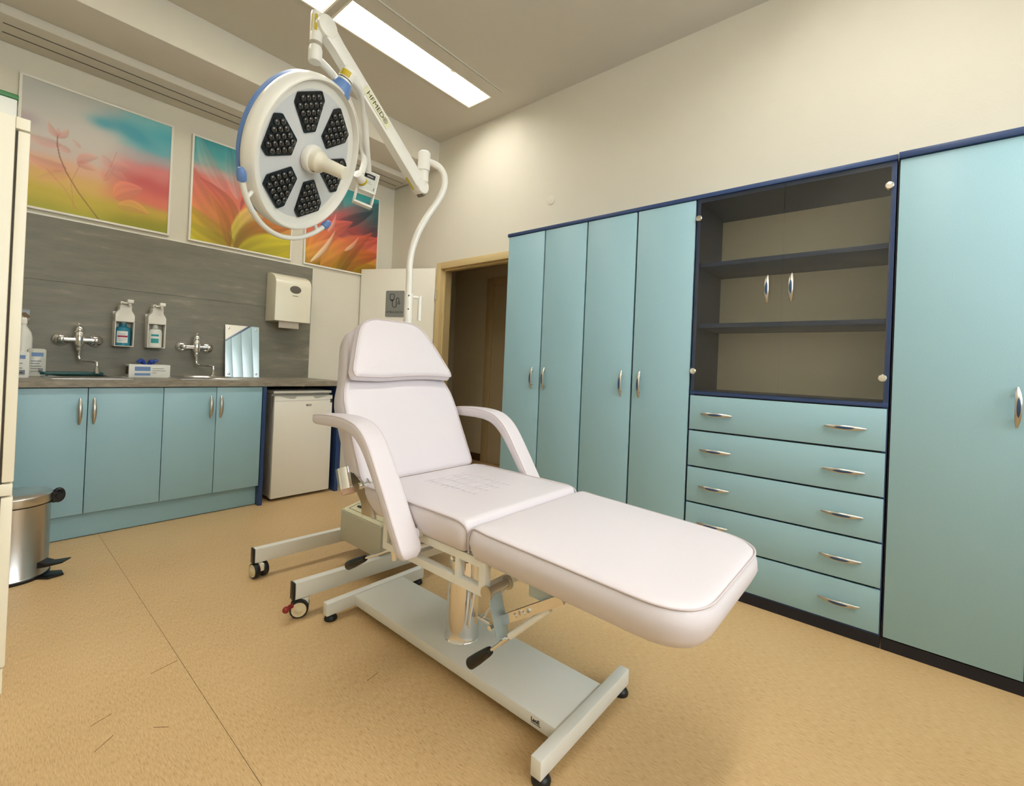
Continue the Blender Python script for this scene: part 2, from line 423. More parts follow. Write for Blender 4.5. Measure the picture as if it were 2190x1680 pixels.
# curtain track on the beam
t = Thing('curtain_track', (1.3, 3.99, ZBM), 'long white two-groove curtain track under the ceiling beam', 'curtain track')
m = MB(); m.box(.03, XW-.03, 3.80, YW, ZBM-.056, ZBM); t.part('rail', m, BEAM, bevel=.006)
for yy in (3.905, 4.02):
    m = MB(); m.box(.045, XW-.07, yy, yy+.007, ZBM-.0575, ZBM-.05); t.part('groove', m, TRACKG)

# door frame and open leaf
t = Thing('door_1', (XW, DY1, 0), kind='structure')
m = MB(); fw = .062
for (ya_, yb_) in ((DY1-fw, DY1), (DY0, DY0+fw)):
    m.box(XW-.012, XW+.132, ya_, yb_, 0, DZ)
m.box(XW-.012, XW+.132, DY0+fw, DY1-fw, DZ-fw, DZ)
m.box(XW+.03, XW+.05, DY1-fw-.014, DY1-fw, 0, DZ-fw); m.box(XW+.03, XW+.05, DY0+fw, DY1-fw, DZ-fw-.014, DZ-fw)
t.part('frame', m, FRAMEB, bevel=.003)
HX, HY = 2.822, 3.40
LD = V((-.438, .899, 0)); LN = V((-.899, -.438, 0))   # leaf direction, normal into the room
m = MB(); m.obox(V((HX, HY, .01)), LD*.80, -LN*.04, Z*1.99)
leaf = t.part('leaf', m, DOORW, bevel=.003)
for zz in (1.70, .25):
    m = MB(); m.cyl((HX+.004, HY-.012, zz), (HX+.004, HY-.012, zz+.09), .009, n=14); m.cyl((HX+.004, HY-.012, zz+.045), (HX+.004, HY-.012, zz+.048), .0105, n=14)
    t.part('hinge', m, SILVER, leaf)
# sign on the leaf
so = V((HX, HY, 0))+LD*.413+Z*1.656+LN*.0015
t = Thing('door_sign', so, 'grey room sign with stethoscope drawing on the open white door', 'sign')
sa = -LD                                              # reading direction as seen from the room
m = MB(); pl = round_poly([(-.1, -.128), (.1, -.128), (.1, .128), (-.1, .128)], .014)
m.prism(pl, so, sa, Z, V((0, 0, 0)), LN*.003); t.part('plate', m, SIGNG)
q = so+LN*.0042
m = MB(); m.text('AMBULANCIA', q+Z*-.083, sa, Z, .0290); t.part('lettering', m, SIGNK)
m = MB()
def icon(pts, closed=False):
    m.tube(smooth_path([q+sa*u+Z*v for u, v in pts], 5, closed), .0028, 6, closed)
icon([(-.028, .093), (-.046, .093), (-.052, .084), (-.052, .05), (-.045, .036), (-.03, .028), (-.015, .036), (-.008, .05), (-.008, .084), (-.014, .093), (-.022, .093)][0:11])
icon([(-.05, .046), (-.03, .034), (-.01, .046)])
icon([(-.026, .028), (-.026, -.012), (-.02, -.028), (0, -.034), (.016, -.028), (.018, -.01), (.016, .03), (.018, .05), (.03, .058), (.042, .05), (.044, .02)])
icon([(.044+.011*math.cos(a), .008+.011*math.sin(a)) for a in [i*PI/4 for i in range(8)]], True)
t.part('stethoscope_drawing', m, SIGNK)
# a closed door on the corridor's far side
t = Thing('door_2', (XC-.01, 3.0, 0), kind='structure')
m = MB(); m.box(XC-.03, XC-.001, 3.50, 3.60, 0, 2.08); m.box(XC-.03, XC-.001, 2.54, 2.62, 0, 2.08); m.box(XC-.03, XC-.001, 2.62, 3.50, 2.0, 2.08)
t.part('frame', m, mat('corridor_frame', rgb(190, 166, 124), .5), bevel=.003)
m = MB(); m.box(XC-.018, XC-.001, 2.62, 3.50, .01, 2.0); t.part('leaf', m, mat('corridor_door', rgb(186, 168, 134), .5))

# ================================================================== SINK WALL
def handle_bow(c, a, n, L=.148, mats=2):
    """bow handle along a, standing off along n"""
    m = MB(); c, a, n = V(c), V(a).normalized(), V(n).normalized()
    K = 20; pts = []; r1 = []; r2 = []
    for i in range(K+1):
        t = -1+2*i/K; pts.append(c+a*t*L/2+n*(.004+.022*(1-abs(t)**2.2)))
        k = max(0, 1-abs(t)**2.5); r1.append(.0035+.0065*k); r2.append(.003+.0025*k)
    m.tube(pts, r1, 10, rx=r2, nrm=n)
    if mats == 2:
        m.mat(1); q = [pts[i]+n*.0024 for i in range(5, 16)]; kk = len(q)
        m.tube(q, [.0012+.0062*math.sin(PI*i/(kk-1))**.5 for i in range(kk)], 8, rx=.0032, nrm=n); m.mat(0)
    for t in (-.62, .62):
        p = c+a*t*L/2; m.cyl(p, p+n*.018, .0045, n=10)
    return m

# splashback boards
for z0, z1, lab in ((1.5136+.001, 1.917, 'upper grey wood-grain splashback board under the pictures'), (ZT, 1.5136-.001, 'lower grey splashback board carrying the taps and soap dispensers')):
    solo('splashback_board', MB().box(XL+.01, 1.9875, YW-.012, YW-.0005, z0, z1), STONE, (.7, YW, z0), lab, 'splashback', 'grey splashback boards')
struct('trim_4', MB().box(XL+.01, 1.9875, YW-.014, YW-.0005, 1.9172, 1.9262), WHITE)

# worktop with two sink cut-outs
SINKS = [(.262, .668, 3.655, 4.05), (.888, 1.296, 3.672, 4.05)]
m = MB(); xa, xb, y0, y1 = XL+.02, 1.99, YC, YW-.013
cuts = [xa, *[v for s_ in SINKS for v in (s_[0]+.02, s_[1]-.02)], xb]
for i in range(len(cuts)-1):
    if i % 2 == 0: m.box(cuts[i], cuts[i+1], y0, y1, ZTB, ZT)
    else:
        s_ = SINKS[i//2]; m.box(cuts[i], cuts[i+1], y0, s_[2]+.02, ZTB, ZT); m.box(cuts[i], cuts[i+1], s_[3]-.02, y1, ZTB, ZT)
solo('worktop', m, TOPM, (.7, YC, ZTB), 'long grey-brown laminate worktop along the sink wall', 'worktop')
for k, s_ in enumerate(SINKS):
    x0, x1, ya_, yb_ = s_; cx_, cy_ = (x0+x1)/2, (ya_+yb_)/2
    lab = ('stainless steel sink with the dark green tray on its rim', 'stainless steel sink between the glove box and the mirror')[k]
    t = Thing('sink', (cx_, cy_, ZT), lab, 'sink', 'inset steel sinks')
    def sq(px, py, n=64):
        out = []
        for i in range(n):
            a = 2*PI*i/n; c, s2 = math.cos(a), math.sin(a); e = .12
            out.append((px*math.copysign(abs(c)**e, c), py*math.copysign(abs(s2)**e, s2)))
        return out
    def circ(r, n=64): return [(r*math.cos(2*PI*i/n), r*math.sin(2*PI*i/n)) for i in range(n)]
    hx, hy = (x1-x0)/2, (yb_-ya_)/2; r = hy-.03
    P = lambda poly, z: [V((cx_+u, cy_+v, z)) for u, v in poly]
    m = MB(); m.rings([P(sq(hx, hy), ZT+.0005), P(sq(hx, hy), ZT+.004), P(sq(hx-.006, hy-.006), ZT+.006), P(circ(r+.014), ZT+.006), P(circ(r+.004), ZT+.013), P(circ(r-.004), ZT+.004), P(circ(r-.015), ZT-.06), P(circ(r-.05), ZT-.125), P(circ(.03), ZT-.13)], False, True)
    t.part('basin', m, STEEL)
    m = MB(); m.lathe([(.028, 0), (.028, .004), (.018, .005)], (cx_, cy_, ZT-.1295), Z, 20); t.part('drain', m, CHROME)

def base_unit(x0, x1, label):
    t = Thing('base_cabinet', ((x0+x1)/2, YF, 0), label, 'cabinet', 'pale blue cabinets under the worktop')
    m = MB(); yb_ = YW-.02
    m.box(x0, x0+.018, YF+.02, yb_, .1477, ZTB); m.box(x1-.018, x1, YF+.02, yb_, .1477, ZTB)
    m.box(x0+.018, x1-.018, YF+.02, yb_, .1477, .166); m.box(x0+.018, x1-.018, yb_-.01, yb_, .166, ZTB)
    m.box(x0+.018, x1-.018, YF+.02, YF+.04, ZTB-.012, ZTB)
    t.part('carcass', m, DARK)
    m = MB(); m.box(x0, x1, YP, YP+.018, .004, .1477); t.part('plinth', m, BLUE)
    m = MB(); m.box(x0, x1, YP+.006, YP+.016, 0, .004); t.part('plinth_seal', m, BLACK)
    xm = (x0+x1)/2
    for a, b, hxx in ((x0+.0018, xm-.0018, xm-.033), (xm+.0018, x1-.0018, xm+.027)):
        m = MB(); m.box(a, b, YF, YF+.018, .1477, .8649); d = t.part('door', m, BLUE, bevel=.0012)
        t.part('handle', handle_bow((hxx, YF, .733), Z, -Y, .15, 1), SILVER, d)
base_unit(-.275, .0766, 'pale blue base cabinet behind the tall refrigerator, out of sight')
base_unit(.0766, .7816, 'pale blue double-door base cabinet under the left sink')
base_unit(.7816, 1.3681, 'pale blue double-door base cabinet next to the small refrigerator')
solo('end_panel', MB().box(1.3695, 1.394, YF-.006, YW-.02, 0, ZTB), NAVY, (1.38, YF, 0), 'navy end panel between blue cabinets and small refrigerator', 'panel', 'navy panels by the small refrigerator')
solo('end_panel', MB().box(1.955, 1.985, YF-.006, YW-.02, 0, ZTB), NAVY, (1.97, YF, 0), 'navy end panel right of the small refrigerator', 'panel', 'navy panels by the small refrigerator')
solo('back_panel', MB().box(1.987, 2.33, YW-.03, YW-.002, 0, ZTB-.03), NAVY, (2.15, YW, 0), 'navy board on the wall behind the chair, right of the end panel', 'panel')

# small refrigerator
x0, x1, y0, y1 = 1.462, 1.922, 3.552, 4.09
t = Thing('refrigerator', ((x0+x1)/2, y0, 0), 'small white under-counter refrigerator beneath the worktop', 'refrigerator')
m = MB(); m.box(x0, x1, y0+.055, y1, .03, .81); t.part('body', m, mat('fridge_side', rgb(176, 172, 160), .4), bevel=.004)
m = MB(); m.box(x0, x1, y0+.02, y1, .811, .832); t.part('top', m, WHITE, bevel=.005)
m = MB(); m.box(x0, x1, y0, y0+.05, .022, .796); d = t.part('door', m, WHITE, bevel=.007)
m = MB(); pl = [(x0+.03, .795), (x0+.12, .772), (x0+.15, .772), (x0+.165, .79), (x0+.295, .79), (x0+.31, .772), (x0+.34, .772), (x1-.03, .795)]
m.prism([(a, b) for a, b in pl], V((0, y0-.0015, 0)), X, Z, V((0, 0, 0)), Y*.003); t.part('grip_recess', m, mat('fridge_grip', rgb(188, 188, 182), .4), d)
m = MB(); m.box(x0+.004, x1-.004, y0-.0008, y0, .756, .758); t.part('seam', m, mat('fridge_seam', rgb(150, 146, 136), .5), d)
m = MB(); m.text('eco', (x0+.262, y0-.001, .722), X, Z, .03, bold=.001); t.part('lettering', m, mat('badge_grey', rgb(110, 104, 96), .4), d)
m = MB(); m.box(x1-.02, x1-.005, y0-.004, y0, .735, .765); t.part('hinge_cap', m, GASK, d)
for xx in (x0+.03, x1-.03):
    for yy in (y0+.08, y1-.05):
        m = MB(); m.cyl((xx, yy, 0), (xx, yy, .032), .014, n=12); t.part('foot', m, BLACK)

# wall taps
def tap(cx_, zz, s, label):
    yw = YW-.012; t = Thing('tap', (cx_, yw, zz), label, 'tap', 'chrome wall taps'); yb_ = yw-.055
    for sx in (-1, 1):
        m = MB(); m.lathe([(.043, 0), (.043, .004), (.036, .014), (.02, .022), (.016, .05)], (cx_+sx*.083*s, yw, zz), -Y, 28)
        t.part('rosette', m, CHROME)
    m = MB(); m.cyl((cx_-.083*s, yb_, zz), (cx_+.083*s, yb_, zz), .016); m.sphere((cx_-.083*s, yb_, zz), .02); m.sphere((cx_+.083*s, yb_, zz), .02)
    t.part('crossbar', m, CHROME)
    m = MB(); m.lathe([(.012, -.075), (.015, -.068), (.015, -.05), (.02, -.045), (.024, -.03), (.024, .045), (.021, .05), (.024, .054), (.024, .072), (.016, .085), (0, .088)], (cx_, yb_, zz), Z, 28)
    t.part('body', m, CHROME)
    m = MB(); m.tube([(cx_, yb_+.006, zz+.075), (cx_-.004, yb_-.012, zz+.095), (cx_-.006, yb_-.03, zz+.103)], [.008, .008, .006], 10); t.part('lever', m, CHROME)
    m = MB(); p = [(cx_+.003, yb_, zz-.07), (cx_+.003, yb_, zz-.115), (cx_+.012, yb_-.012, zz-.133), (cx_+.03, yb_-.05, zz-.137), (cx_+.055, yb_-.11, zz-.137), (cx_+.07, yb_-.145, zz-.14), (cx_+.073, yb_-.152, zz-.155), (cx_+.073, yb_-.153, zz-.185)]
    m.tube(smooth_path(p, 6), .0085, 12); m.cyl((cx_+.073, yb_-.153, zz-.18), (cx_+.073, yb_-.153, zz-.212), .0125, n=16)
    t.part('spout', m, CHROME)
tap(.4385, 1.146, 1, 'chrome wall tap over the left sink')
tap(1.092, 1.137, .97, 'chrome wall tap between white soap bottle and mirror')

# soap dispensers and their bottles
def dispenser(x0, label):
    w_, yf, yw = .102, YW-.115, YW-.012; z0 = 1.117; th = .004
    t = Thing('soap_dispenser', (x0+w_/2, yw, z0), label, 'soap dispenser', 'white soap dispensers on the splashback')
    m = MB(); m.box(x0, x0+w_, yw-.006, yw, z0, z0+.24); m.box(x0, x0+th, yf, yw-.006, z0, z0+.17); m.box(x0+w_-th, x0+w_, yf, yw-.006, z0, z0+.17); m.box(x0+th, x0+w_-th, yf, yw-.006, z0, z0+th)
    t.part('holder', m, WHITE, bevel=.001)
    m = MB(); pl = round_poly([(0, .168), (w_, .168), (w_, .215), (w_-.018, .245), (w_-.018, .285), (.022, .285), (.022, .25), (0, .222)], .01, 4)
    m.prism(pl, V((x0, yf, z0)), X, Z, V((0, 0, 0)), V((0, yw-.006-yf, 0))); t.part('hood', m, WHITE, bevel=.002)
    m = MB(); m.box(x0+.028, x0+.075, yf-.045, yw-.05, z0+.288, z0+.298); m.box(x0+.05, x0+.083, yf-.06, yf-.005, z0+.294, z0+.318); m.cyl((x0+.065, yf-.045, z0+.275), (x0+.065, yf-.045, z0+.296), .008, n=12)
    m.box(x0+.022, x0+.04, yf-.01, yw-.06, z0+.285, z0+.305)
    t.part('lever', m, WHITE, bevel=.003)
    return x0+w_/2, (yf+yw-.006)/2+.004, z0+th
for k, (xx, lab, lb) in enumerate(((.607, 'white soap dispenser holding the blue bottle', 'blue soap bottle with white and magenta label in left dispenser'), (.784, 'white soap dispenser holding the white bottle', 'white soap bottle with teal label in right dispenser'))):
    cx_, cy_, z0 = dispenser(xx, lab)
    t = Thing('soap_bottle', (cx_, cy_, z0), lb, 'bottle', 'soap bottles in the wall dispensers')
    m = MB(); pr_ = [(.036, .0005), (.042, .004), (.042, .11), (.038, .124), (.02, .135), (.017, .155)]
    rs = []
    for r, h in pr_: rs.append([V((cx_+r*math.cos(a), cy_+r*.95*math.sin(a), z0+h)) for a in [2*PI*i/32 for i in range(32)]])
    m.rings(rs); t.part('bottle_body', m, (BLUEB, WBOT)[k])
    m = MB(); m.cyl((cx_, cy_, z0+.14), (cx_, cy_, z0+.162), .014, n=16); t.part('cap', m, WHITE)
    def wrap(mm, a0, a1, h0, h1, off):
        n = 14; mm.rings([[V((cx_+(.042+off)*math.cos(a), cy_+(.040+off)*math.sin(a), z0+h)) for a in [a0+(a1-a0)*i/n for i in range(n+1)]] for h in (h0, h1)], False, False, False)
    c0 = -PI/2-.25
    m = MB(); wrap(m, c0-.75, c0+.75, .02, .10, .0006); t.part('label', m, LABELW)
    m = MB()
    if k == 0:
        wrap(m, c0-.62, c0+.72, .058, .070, .0011); t.part('label_band', m, RED)
        m = MB(); wrap(m, c0-.5, c0+.4, .078, .081, .0011); wrap(m, c0-.5, c0+.6, .044, .046, .0011); wrap(m, c0-.5, c0+.3, .034, .036, .0011); t.part('label_print', m, LBLUE)
    else:
        wrap(m, c0-.45, c0+.6, .078, .092, .0011); wrap(m, c0-.45, c0+.6, .03, .062, .0011); t.part('label_band', m, TEAL)

# frameless mirror
x0, x1, z0, z1 = 1.292, 1.546, ZT+.001, 1.3335
t = Thing('mirror', ((x0+x1)/2, YW-.06, z0), 'frameless rectangular mirror with four studs leaning on the splashback', 'mirror')
mt = math.radians(6.4); mu = V((math.cos(.016), math.sin(.016), 0)); mv = V((0, math.sin(mt), math.cos(mt))); mn = mu.cross(mv).normalized(); mv = mn.cross(mu)
mo = V((x0, YW-.012-.062, z0+.001)); mw, mh = x1-x0, z1-z0
m = MB(); m.obox(mo, mu*mw, mv*mh, -mn*.005); t.part('glass', m, MIRROR, smooth=False)
m = MB(); m.obox(mo-mn*.0052+mv*.002+mu*.002, mu*(mw-.004), mv*(mh-.004), -mn*.003); t.part('backing', m, LABELW)
for a in (.024, mw-.024):
    for b in (.026, mh-.026):
        m = MB(); m.lathe([(.009, .0002), (.009, .002), (.006, .006), (0, .007)], mo+mu*a+mv*b, mn, 18); t.part('stud', m, CHROME)

# paper towel dispenser
x0, x1, yf, yw, z0, z1 = 1.594, 1.892, YW-.205, YW-.012, 1.392, 1.803
t = Thing('towel_dispenser', ((x0+x1)/2, yw, z0), 'white paper towel dispenser with oval window on the splashback', 'paper towel dispenser')
prof = round_poly([(0, z0), (yw-yf, z0), (yw-yf, z1-.05), (.075, z1), (0, z1)], [.0, .006, .085, .11, 0], 10)
prof = [(a, b) for a, b in prof]
m = MB(); m.prism(prof, V((x0, yw, 0)), -Y, Z, V((0, 0, 0)), X*(x1-x0)); t.part('cover', m, TOWELW, bevel=.012, seg=4)
wc = V(((x0+x1)/2+.012, yf-.0006, z0+.275))
m = MB(); m.rings([[wc+X*(.047*k*math.cos(a))+Z*(.033*k*math.sin(a))-Y*d_ for a in [2*PI*i/40 for i in range(40)]] for k, d_ in ((1.0, -.004), (1.0, .0008), (.9, .0012))], False, True); t.part('window', m, SMOKE)
m = MB(); m.box(wc.x-.024, wc.x+.024, yf-.0008, yf+.001, wc.z-.056, wc.z-.0515); t.part('brand_mark', m, GASK)
m = MB(); n = 11; xs0, xs1 = x0+.055, x1-.075; pts = [(xs0, z0+.01)]
for i in range(n):
    a = xs0+(xs1-xs0)*i/n; pts += [(a, z0-.05), (a+(xs1-xs0)/n*.5, z0-.058)]
pts += [(xs1, z0-.05), (xs1, z0+.01)]
m.prism(pts, V((0, yf+.05, 0)), X, Z, V((0, 0, 0)), Y*.0012); t.part('paper_towel', m, PAPER)

# glove box
gx0, gx1, gy0, gy1 = .672, .898, 3.925, 4.05
t = Thing('glove_box', ((gx0+gx1)/2, gy0, ZT), 'white box with a blue glove sticking out between the two sinks', 'glove box')
m = MB(); m.box(gx0, gx1, gy0, gy1, ZT+.0005, ZT+.088); t.part('carton', m, LABELW, bevel=.001)
m = MB(); m.box(gx0+.03, gx0+.115, gy0-.0006, gy0, ZT+.045, ZT+.074); m.box(gx0+.03, gx0+.115, gy0-.0006, gy0, ZT+.014, ZT+.03); t.part('print', m, LBLUE)
m = MB()
for k, (a, b) in enumerate(((.125, .19), (.125, .2), (.125, .15))): m.box(gx0+a, gx0+b, gy0-.0006, gy0, ZT+.06-.014*k, ZT+.0625-.014*k)
m.box(gx0-.0006, gx0, gy0+.02, gy1-.02, ZT+.02, ZT+.075)  # dark patch on the left side: its shade and print together
t.part('small_print', m, GASK)
m = MB(); random.seed(3)
c = V(((gx0+gx1)/2-.005, (gy0+gy1)/2, ZT+.088))
for k in range(9):
    a = random.uniform(-.04, .04); b = random.uniform(-.02, .02)
    m.tube(smooth_path([c+V((a*.4, b*.4, -.004)), c+V((a, b, random.uniform(.012, .03))), c+V((a*1.5+random.uniform(-.02, .02), b*1.3, random.uniform(.006, .034)))], 4), [.008]*4+[.011]*4+[.006], 8)
t.part('glove', m, GLOVE)
# tray on the sink rim
m = MB(); pl = round_poly([(-.145, -.05), (.15, -.05), (.15, .05), (-.145, .05)], .03)
m.prism(pl, V((.40, 3.99, ZT+.0135)), V((1, .06, 0)).normalized(), V((-.06, 1, 0)).normalized(), V((0, 0, 0)), Z*.016)
solo('tray', m, TRAYG, (.40, 3.99, ZT+.0135), 'flat dark green tray lying across the back of the left sink', 'tray', bevel=.003)
# supplies at the left end of the worktop
t = Thing('plastic_bottle', (.185, 4.02, ZT), 'tall white plastic bottle behind the wipes pack at the worktop end', 'bottle')
m = MB(); m.lathe([(.038, .0005), (.042, .004), (.042, .23), (.036, .265), (.016, .30), (.014, .315)], (.185, 4.02, ZT), Z, 32); t.part('bottle_body', m, WBOT)
m = MB(); m.lathe([(.017, .315), (.017, .345), (.012, .352)], (.185, 4.02, ZT), Z, 24); t.part('cap', m, WHITE)
def pack(name, x0, x1, y0, h, label, cat, mm, lean):
    t = Thing(name, ((x0+x1)/2, y0, ZT), label, cat)
    pl = round_poly([(x0, .0005), (x1, .0005), (x1, h*.95), (x1-.008, h), (x0+.008, h), (x0, h*.95)], .008, 3)
    m = MB(); m.prism(pl, V((0, y0, ZT)), X, Z, V((0, 0, 0)), V((0, .05, 0))); t.part('wrapper', m, mm, bevel=.004)
    m = MB(); w_ = x1-x0
    m.box(x0+w_*.2, x1-w_*.15, y0-.0006, y0+.002, ZT+h*.72, ZT+h*.86); t.part('title_print', m, LBLUE)
    m = MB()
    for k in range(5): m.box(x0+w_*.18, x1-w_*(.25+.1*(k % 2)), y0-.0006, y0+.002, ZT+h*(.18+.09*k), ZT+h*(.21+.09*k))
    m.box(x1-w_*.4, x1-w_*.15, y0-.0006, y0+.002, ZT+h*.12, ZT+h*.3)
    t.part('small_print', m, mat('print_grey', rgb(128, 132, 138), .6))
pack('wipes_pack', .10, .203, 3.76, .150, 'white wipes pack with blue print at the left worktop end', 'pack', LABELW, 0)
pack('supply_pouch', .205, .283, 3.95, .168, 'clear plastic supply pouch between wipes pack and left sink', 'pouch', BAG, 0)
# holder with keys on the splashback
t = Thing('key_holder', (.185, YW-.012, 1.31), 'small clear wall holder with keys left of the left tap', 'key holder')
m = MB(); m.box(.13, .215, YW-.03, YW-.012, 1.312, 1.316); m.box(.13, .215, YW-.016, YW-.012, 1.24, 1.312); t.part('holder', m, CLEAR)
m = MB()
for k in range(3):
    m.lathe([(.012, 0), (.012, .002)], (.198+.006*k-.006, YW-.022-.003*k, 1.287-.006*k), -Y, 14); m.bar((.198+.006*k-.006, YW-.022-.003*k, 1.28-.006*k), (.20+.004*k, YW-.022-.003*k, 1.235-.004*k), .007, .0025, Y)
t.part('keys', m, BRONZE)

# pictures
def lerp3(a, b, t): return tuple(a[i]+(b[i]-a[i])*t for i in range(3))
def ss(a, b, x):
    t = min(1, max(0, (x-a)/(b-a))); return t*t*(3-2*t)
def ramp(stops, t):
    if t <= stops[0][0]: return stops[0][1]
    for (a, ca), (b, cb) in zip(stops, stops[1:]):
        if t <= b: return lerp3(ca, cb, ss(a, b, t))
    return stops[-1][1]
_tab = [random.random() for _ in range(4096)]
def vnoise(x, y):
    i, j = math.floor(x), math.floor(y); fx, fy = x-i, y-j; fx = fx*fx*(3-2*fx); fy = fy*fy*(3-2*fy)
    h = lambda a, b: _tab[(a*73+b*151+((a*b) % 17)*7) % 4096]
    return (h(i, j)*(1-fx)+h(i+1, j)*fx)*(1-fy)+(h(i, j+1)*(1-fx)+h(i+1, j+1)*fx)*fy
def fbm(x, y): return vnoise(x, y)*.55+vnoise(x*2.1+7, y*2.1)*.3+vnoise(x*4.3, y*4.3+3)*.15
def segd(px, py, ax, ay, bx, by):
    dx, dy = bx-ax, by-ay; t = max(0, min(1, ((px-ax)*dx+(py-ay)*dy)/(dx*dx+dy*dy+1e-9))); return math.hypot(px-ax-dx*t, py-ay-dy*t)
TEALC, PALE, CORAL, REDC, ORNG, YEL, OLIVE = (72, 168, 178), (206, 200, 186), (232, 128, 114), (212, 92, 78), (226, 164, 98), (200, 178, 52), (154, 130, 22)
def petal(c, u, v, bx, by, tx, ty, bend, w_, c0, c1, al=.8, soft=.25, vein=.12, tipw=.75):
    """one soft petal from base to tip: c0/c1 colours at base/tip, brighter along one edge"""
    dx, dy = tx-bx, ty-by; L2 = dx*dx+dy*dy; L = math.sqrt(L2)
    q = ((u-bx)*dx+(v-by)*dy)/L2
    if q <= 0 or q >= 1: return c
    d = ((u-bx)*-dy+(v-by)*dx)/L-bend*math.sin(PI*q)
    hw_ = w_*math.sin(PI*q**tipw)**.8+1e-4; e = d/hw_
    if abs(e) >= 1: return c
    k = lerp3(c0, c1, ss(0, 1, q)); sh = 1.0+.16*e+vein*.5*math.sin(e*9+q*3)*(1-abs(e)); k = tuple(min(255, x*sh) for x in k)
    return lerp3(c, k, al*min(1, (1-abs(e))/soft))
def art1(u, v):
    vv = v+.12*(fbm(u*2.5, v*2.5)-.5)
    left = ramp([(0, (172, 166, 44)), (.14, (200, 178, 58)), (.27, (222, 180, 100)), (.37, (224, 174, 140)), (.48, (210, 190, 178)), (.62, (206, 198, 188)), (1, (184, 184, 178))], vv)
    right = ramp([(0, (150, 146, 24)), (.16, (196, 166, 56)), (.27, (222, 116, 92)), (.44, (206, 90, 86)), (.56, (216, 124, 120)), (.66, (170, 162, 166)), (.74, (104, 174, 182)), (.88, (74, 170, 184)), (1, (110, 184, 190))], vv)
    c = lerp3(left, right, ss(.42, .88, u+.22*(fbm(u*3+5, v*2)-.5)-.12*(v-.5)))
    tb = math.exp(-((u-.72)/.16)**2-((v-.82+.35*(u-.72))/.07)**2)+.75*math.exp(-((u-.50)/.09)**2-((v-.83)/.05)**2)
    c = lerp3(c, (52, 152, 174), min(.75, tb))
    c = lerp3(c, (160, 134, 150), .5*math.exp(-((u-.03)/.07)**2-((v-.68)/.05)**2))
    P_ = (206, 118, 108); Q_ = (222, 150, 132)
    for (bx, by, tx, ty, be, w_, al) in ((.215, .595, .155, .70, .01, .03, .40), (.215, .595, .28, .69, -.01, .03, .45), (.215, .60, .215, .68, 0, .02, .30), (.24, .54, .02, .56, .02, .045, .32), (.30, .505, .20, .54, .0, .03, .34), (.34, .44, .48, .53, .015, .045, .45), (.34, .43, .47, .41, .01, .04, .40), (.28, .36, .02, .40, .03, .06, .34), (.30, .33, .10, .22, .0, .05, .22), (.56, .47, .50, .56, .0, .045, .30), (.56, .47, .70, .52, .01, .05, .30), (.56, .45, .68, .40, .0, .04, .25), (.36, .56, .30, .62, 0, .02, .25), (.52, .34, .60, .52, .02, .05, .22)):
        c = petal(c, u, v, bx, by, tx, ty, be, w_, P_, Q_, al, .35, .05)
    c = petal(c, u, v, .60, .22, .80, .36, .03, .09, (226, 132, 96), (232, 146, 120), .5)
    c = petal(c, u, v, .62, .16, .86, .14, .03, .06, (220, 160, 86), (226, 152, 90), .5)
    stems = [((.215, .60), (.215, .54), (.235, .44), (.28, .33), (.36, .19), (.50, .0)), ((.60, .62), (.57, .50), (.53, .38)), ((.36, .42), (.31, .26), (.335, .05)), ((.16, .32), (.27, .20), (.36, .04))]
    for k, st in enumerate(stems):
        d = min(segd(u, v, *st[i], *st[i+1]) for i in range(len(st)-1))
        c = lerp3(c, (126, 70, 50) if k == 0 else (196, 112, 92), (.8 if k == 0 else .35)*ss(.0055, .0015, d))
    return c
def art2(u, v):
    n = fbm(u*3, v*1.4)-.5
    c = ramp([(0, (190, 176, 26)), (.14, (198, 170, 40)), (.30, (214, 150, 74)), (.46, (220, 118, 92)), (.62, (222, 120, 110)), (.70, (196, 158, 152)), (.78, (112, 168, 166)), (.9, (62, 156, 162)), (1, (48, 148, 158))], v+.10*n)
    c = petal(c, u, v, .30, .55, .02, 1.05, .04, .09, (206, 140, 130), (128, 184, 180), .5)
    c = petal(c, u, v, .42, .5, .30, 1.08, .02, .07, (214, 160, 152), (40, 140, 150), .55)
    c = petal(c, u, v, .60, .45, .62, 1.1, -.02, .10, (206, 100, 98), (36, 132, 144), .6)
    c = petal(c, u, v, .85, .4, .82, 1.1, .02, .10, (214, 112, 100), (90, 176, 180), .5)
    c = petal(c, u, v, .46, .16, -.1, .78, .10, .17, (196, 120, 48), (226, 112, 98), .7)
    c = petal(c, u, v, .42, .10, .04, .62, -.10, .10, (186, 110, 36), (206, 92, 82), .75)
    c = petal(c, u, v, .52, .25, .48, .85, -.08, .12, (226, 132, 92), (216, 96, 100), .6)
    c = petal(c, u, v, .47, .36, .66, .72, .03, .07, (150, 52, 52), (196, 80, 84), .7)
    c = petal(c, u, v, .45, .22, 1.05, .70, .08, .15, (214, 128, 62), (232, 140, 118), .8)
    c = petal(c, u, v, .36, .02, .95, .58, .12, .10, (188, 180, 58), (238, 178, 150), .85)
    c = petal(c, u, v, .40, -.05, 1.02, .36, .10, .13, (120, 92, 16), (196, 110, 44), .85)
    c = petal(c, u, v, .42, -.10, 1.1, .20, .05, .15, (164, 152, 24), (208, 196, 40), .85)
    c = petal(c, u, v, .40, .02, -.12, .36, .06, .14, (176, 132, 30), (206, 178, 40), .75)
    c = petal(c, u, v, .38, -.02, -.1, .16, .04, .12, (160, 140, 20), (200, 190, 34), .75)
    c = petal(c, u, v, .36, .0, .14, .5, -.04, .06, (140, 92, 20), (206, 120, 64), .6)
    return c
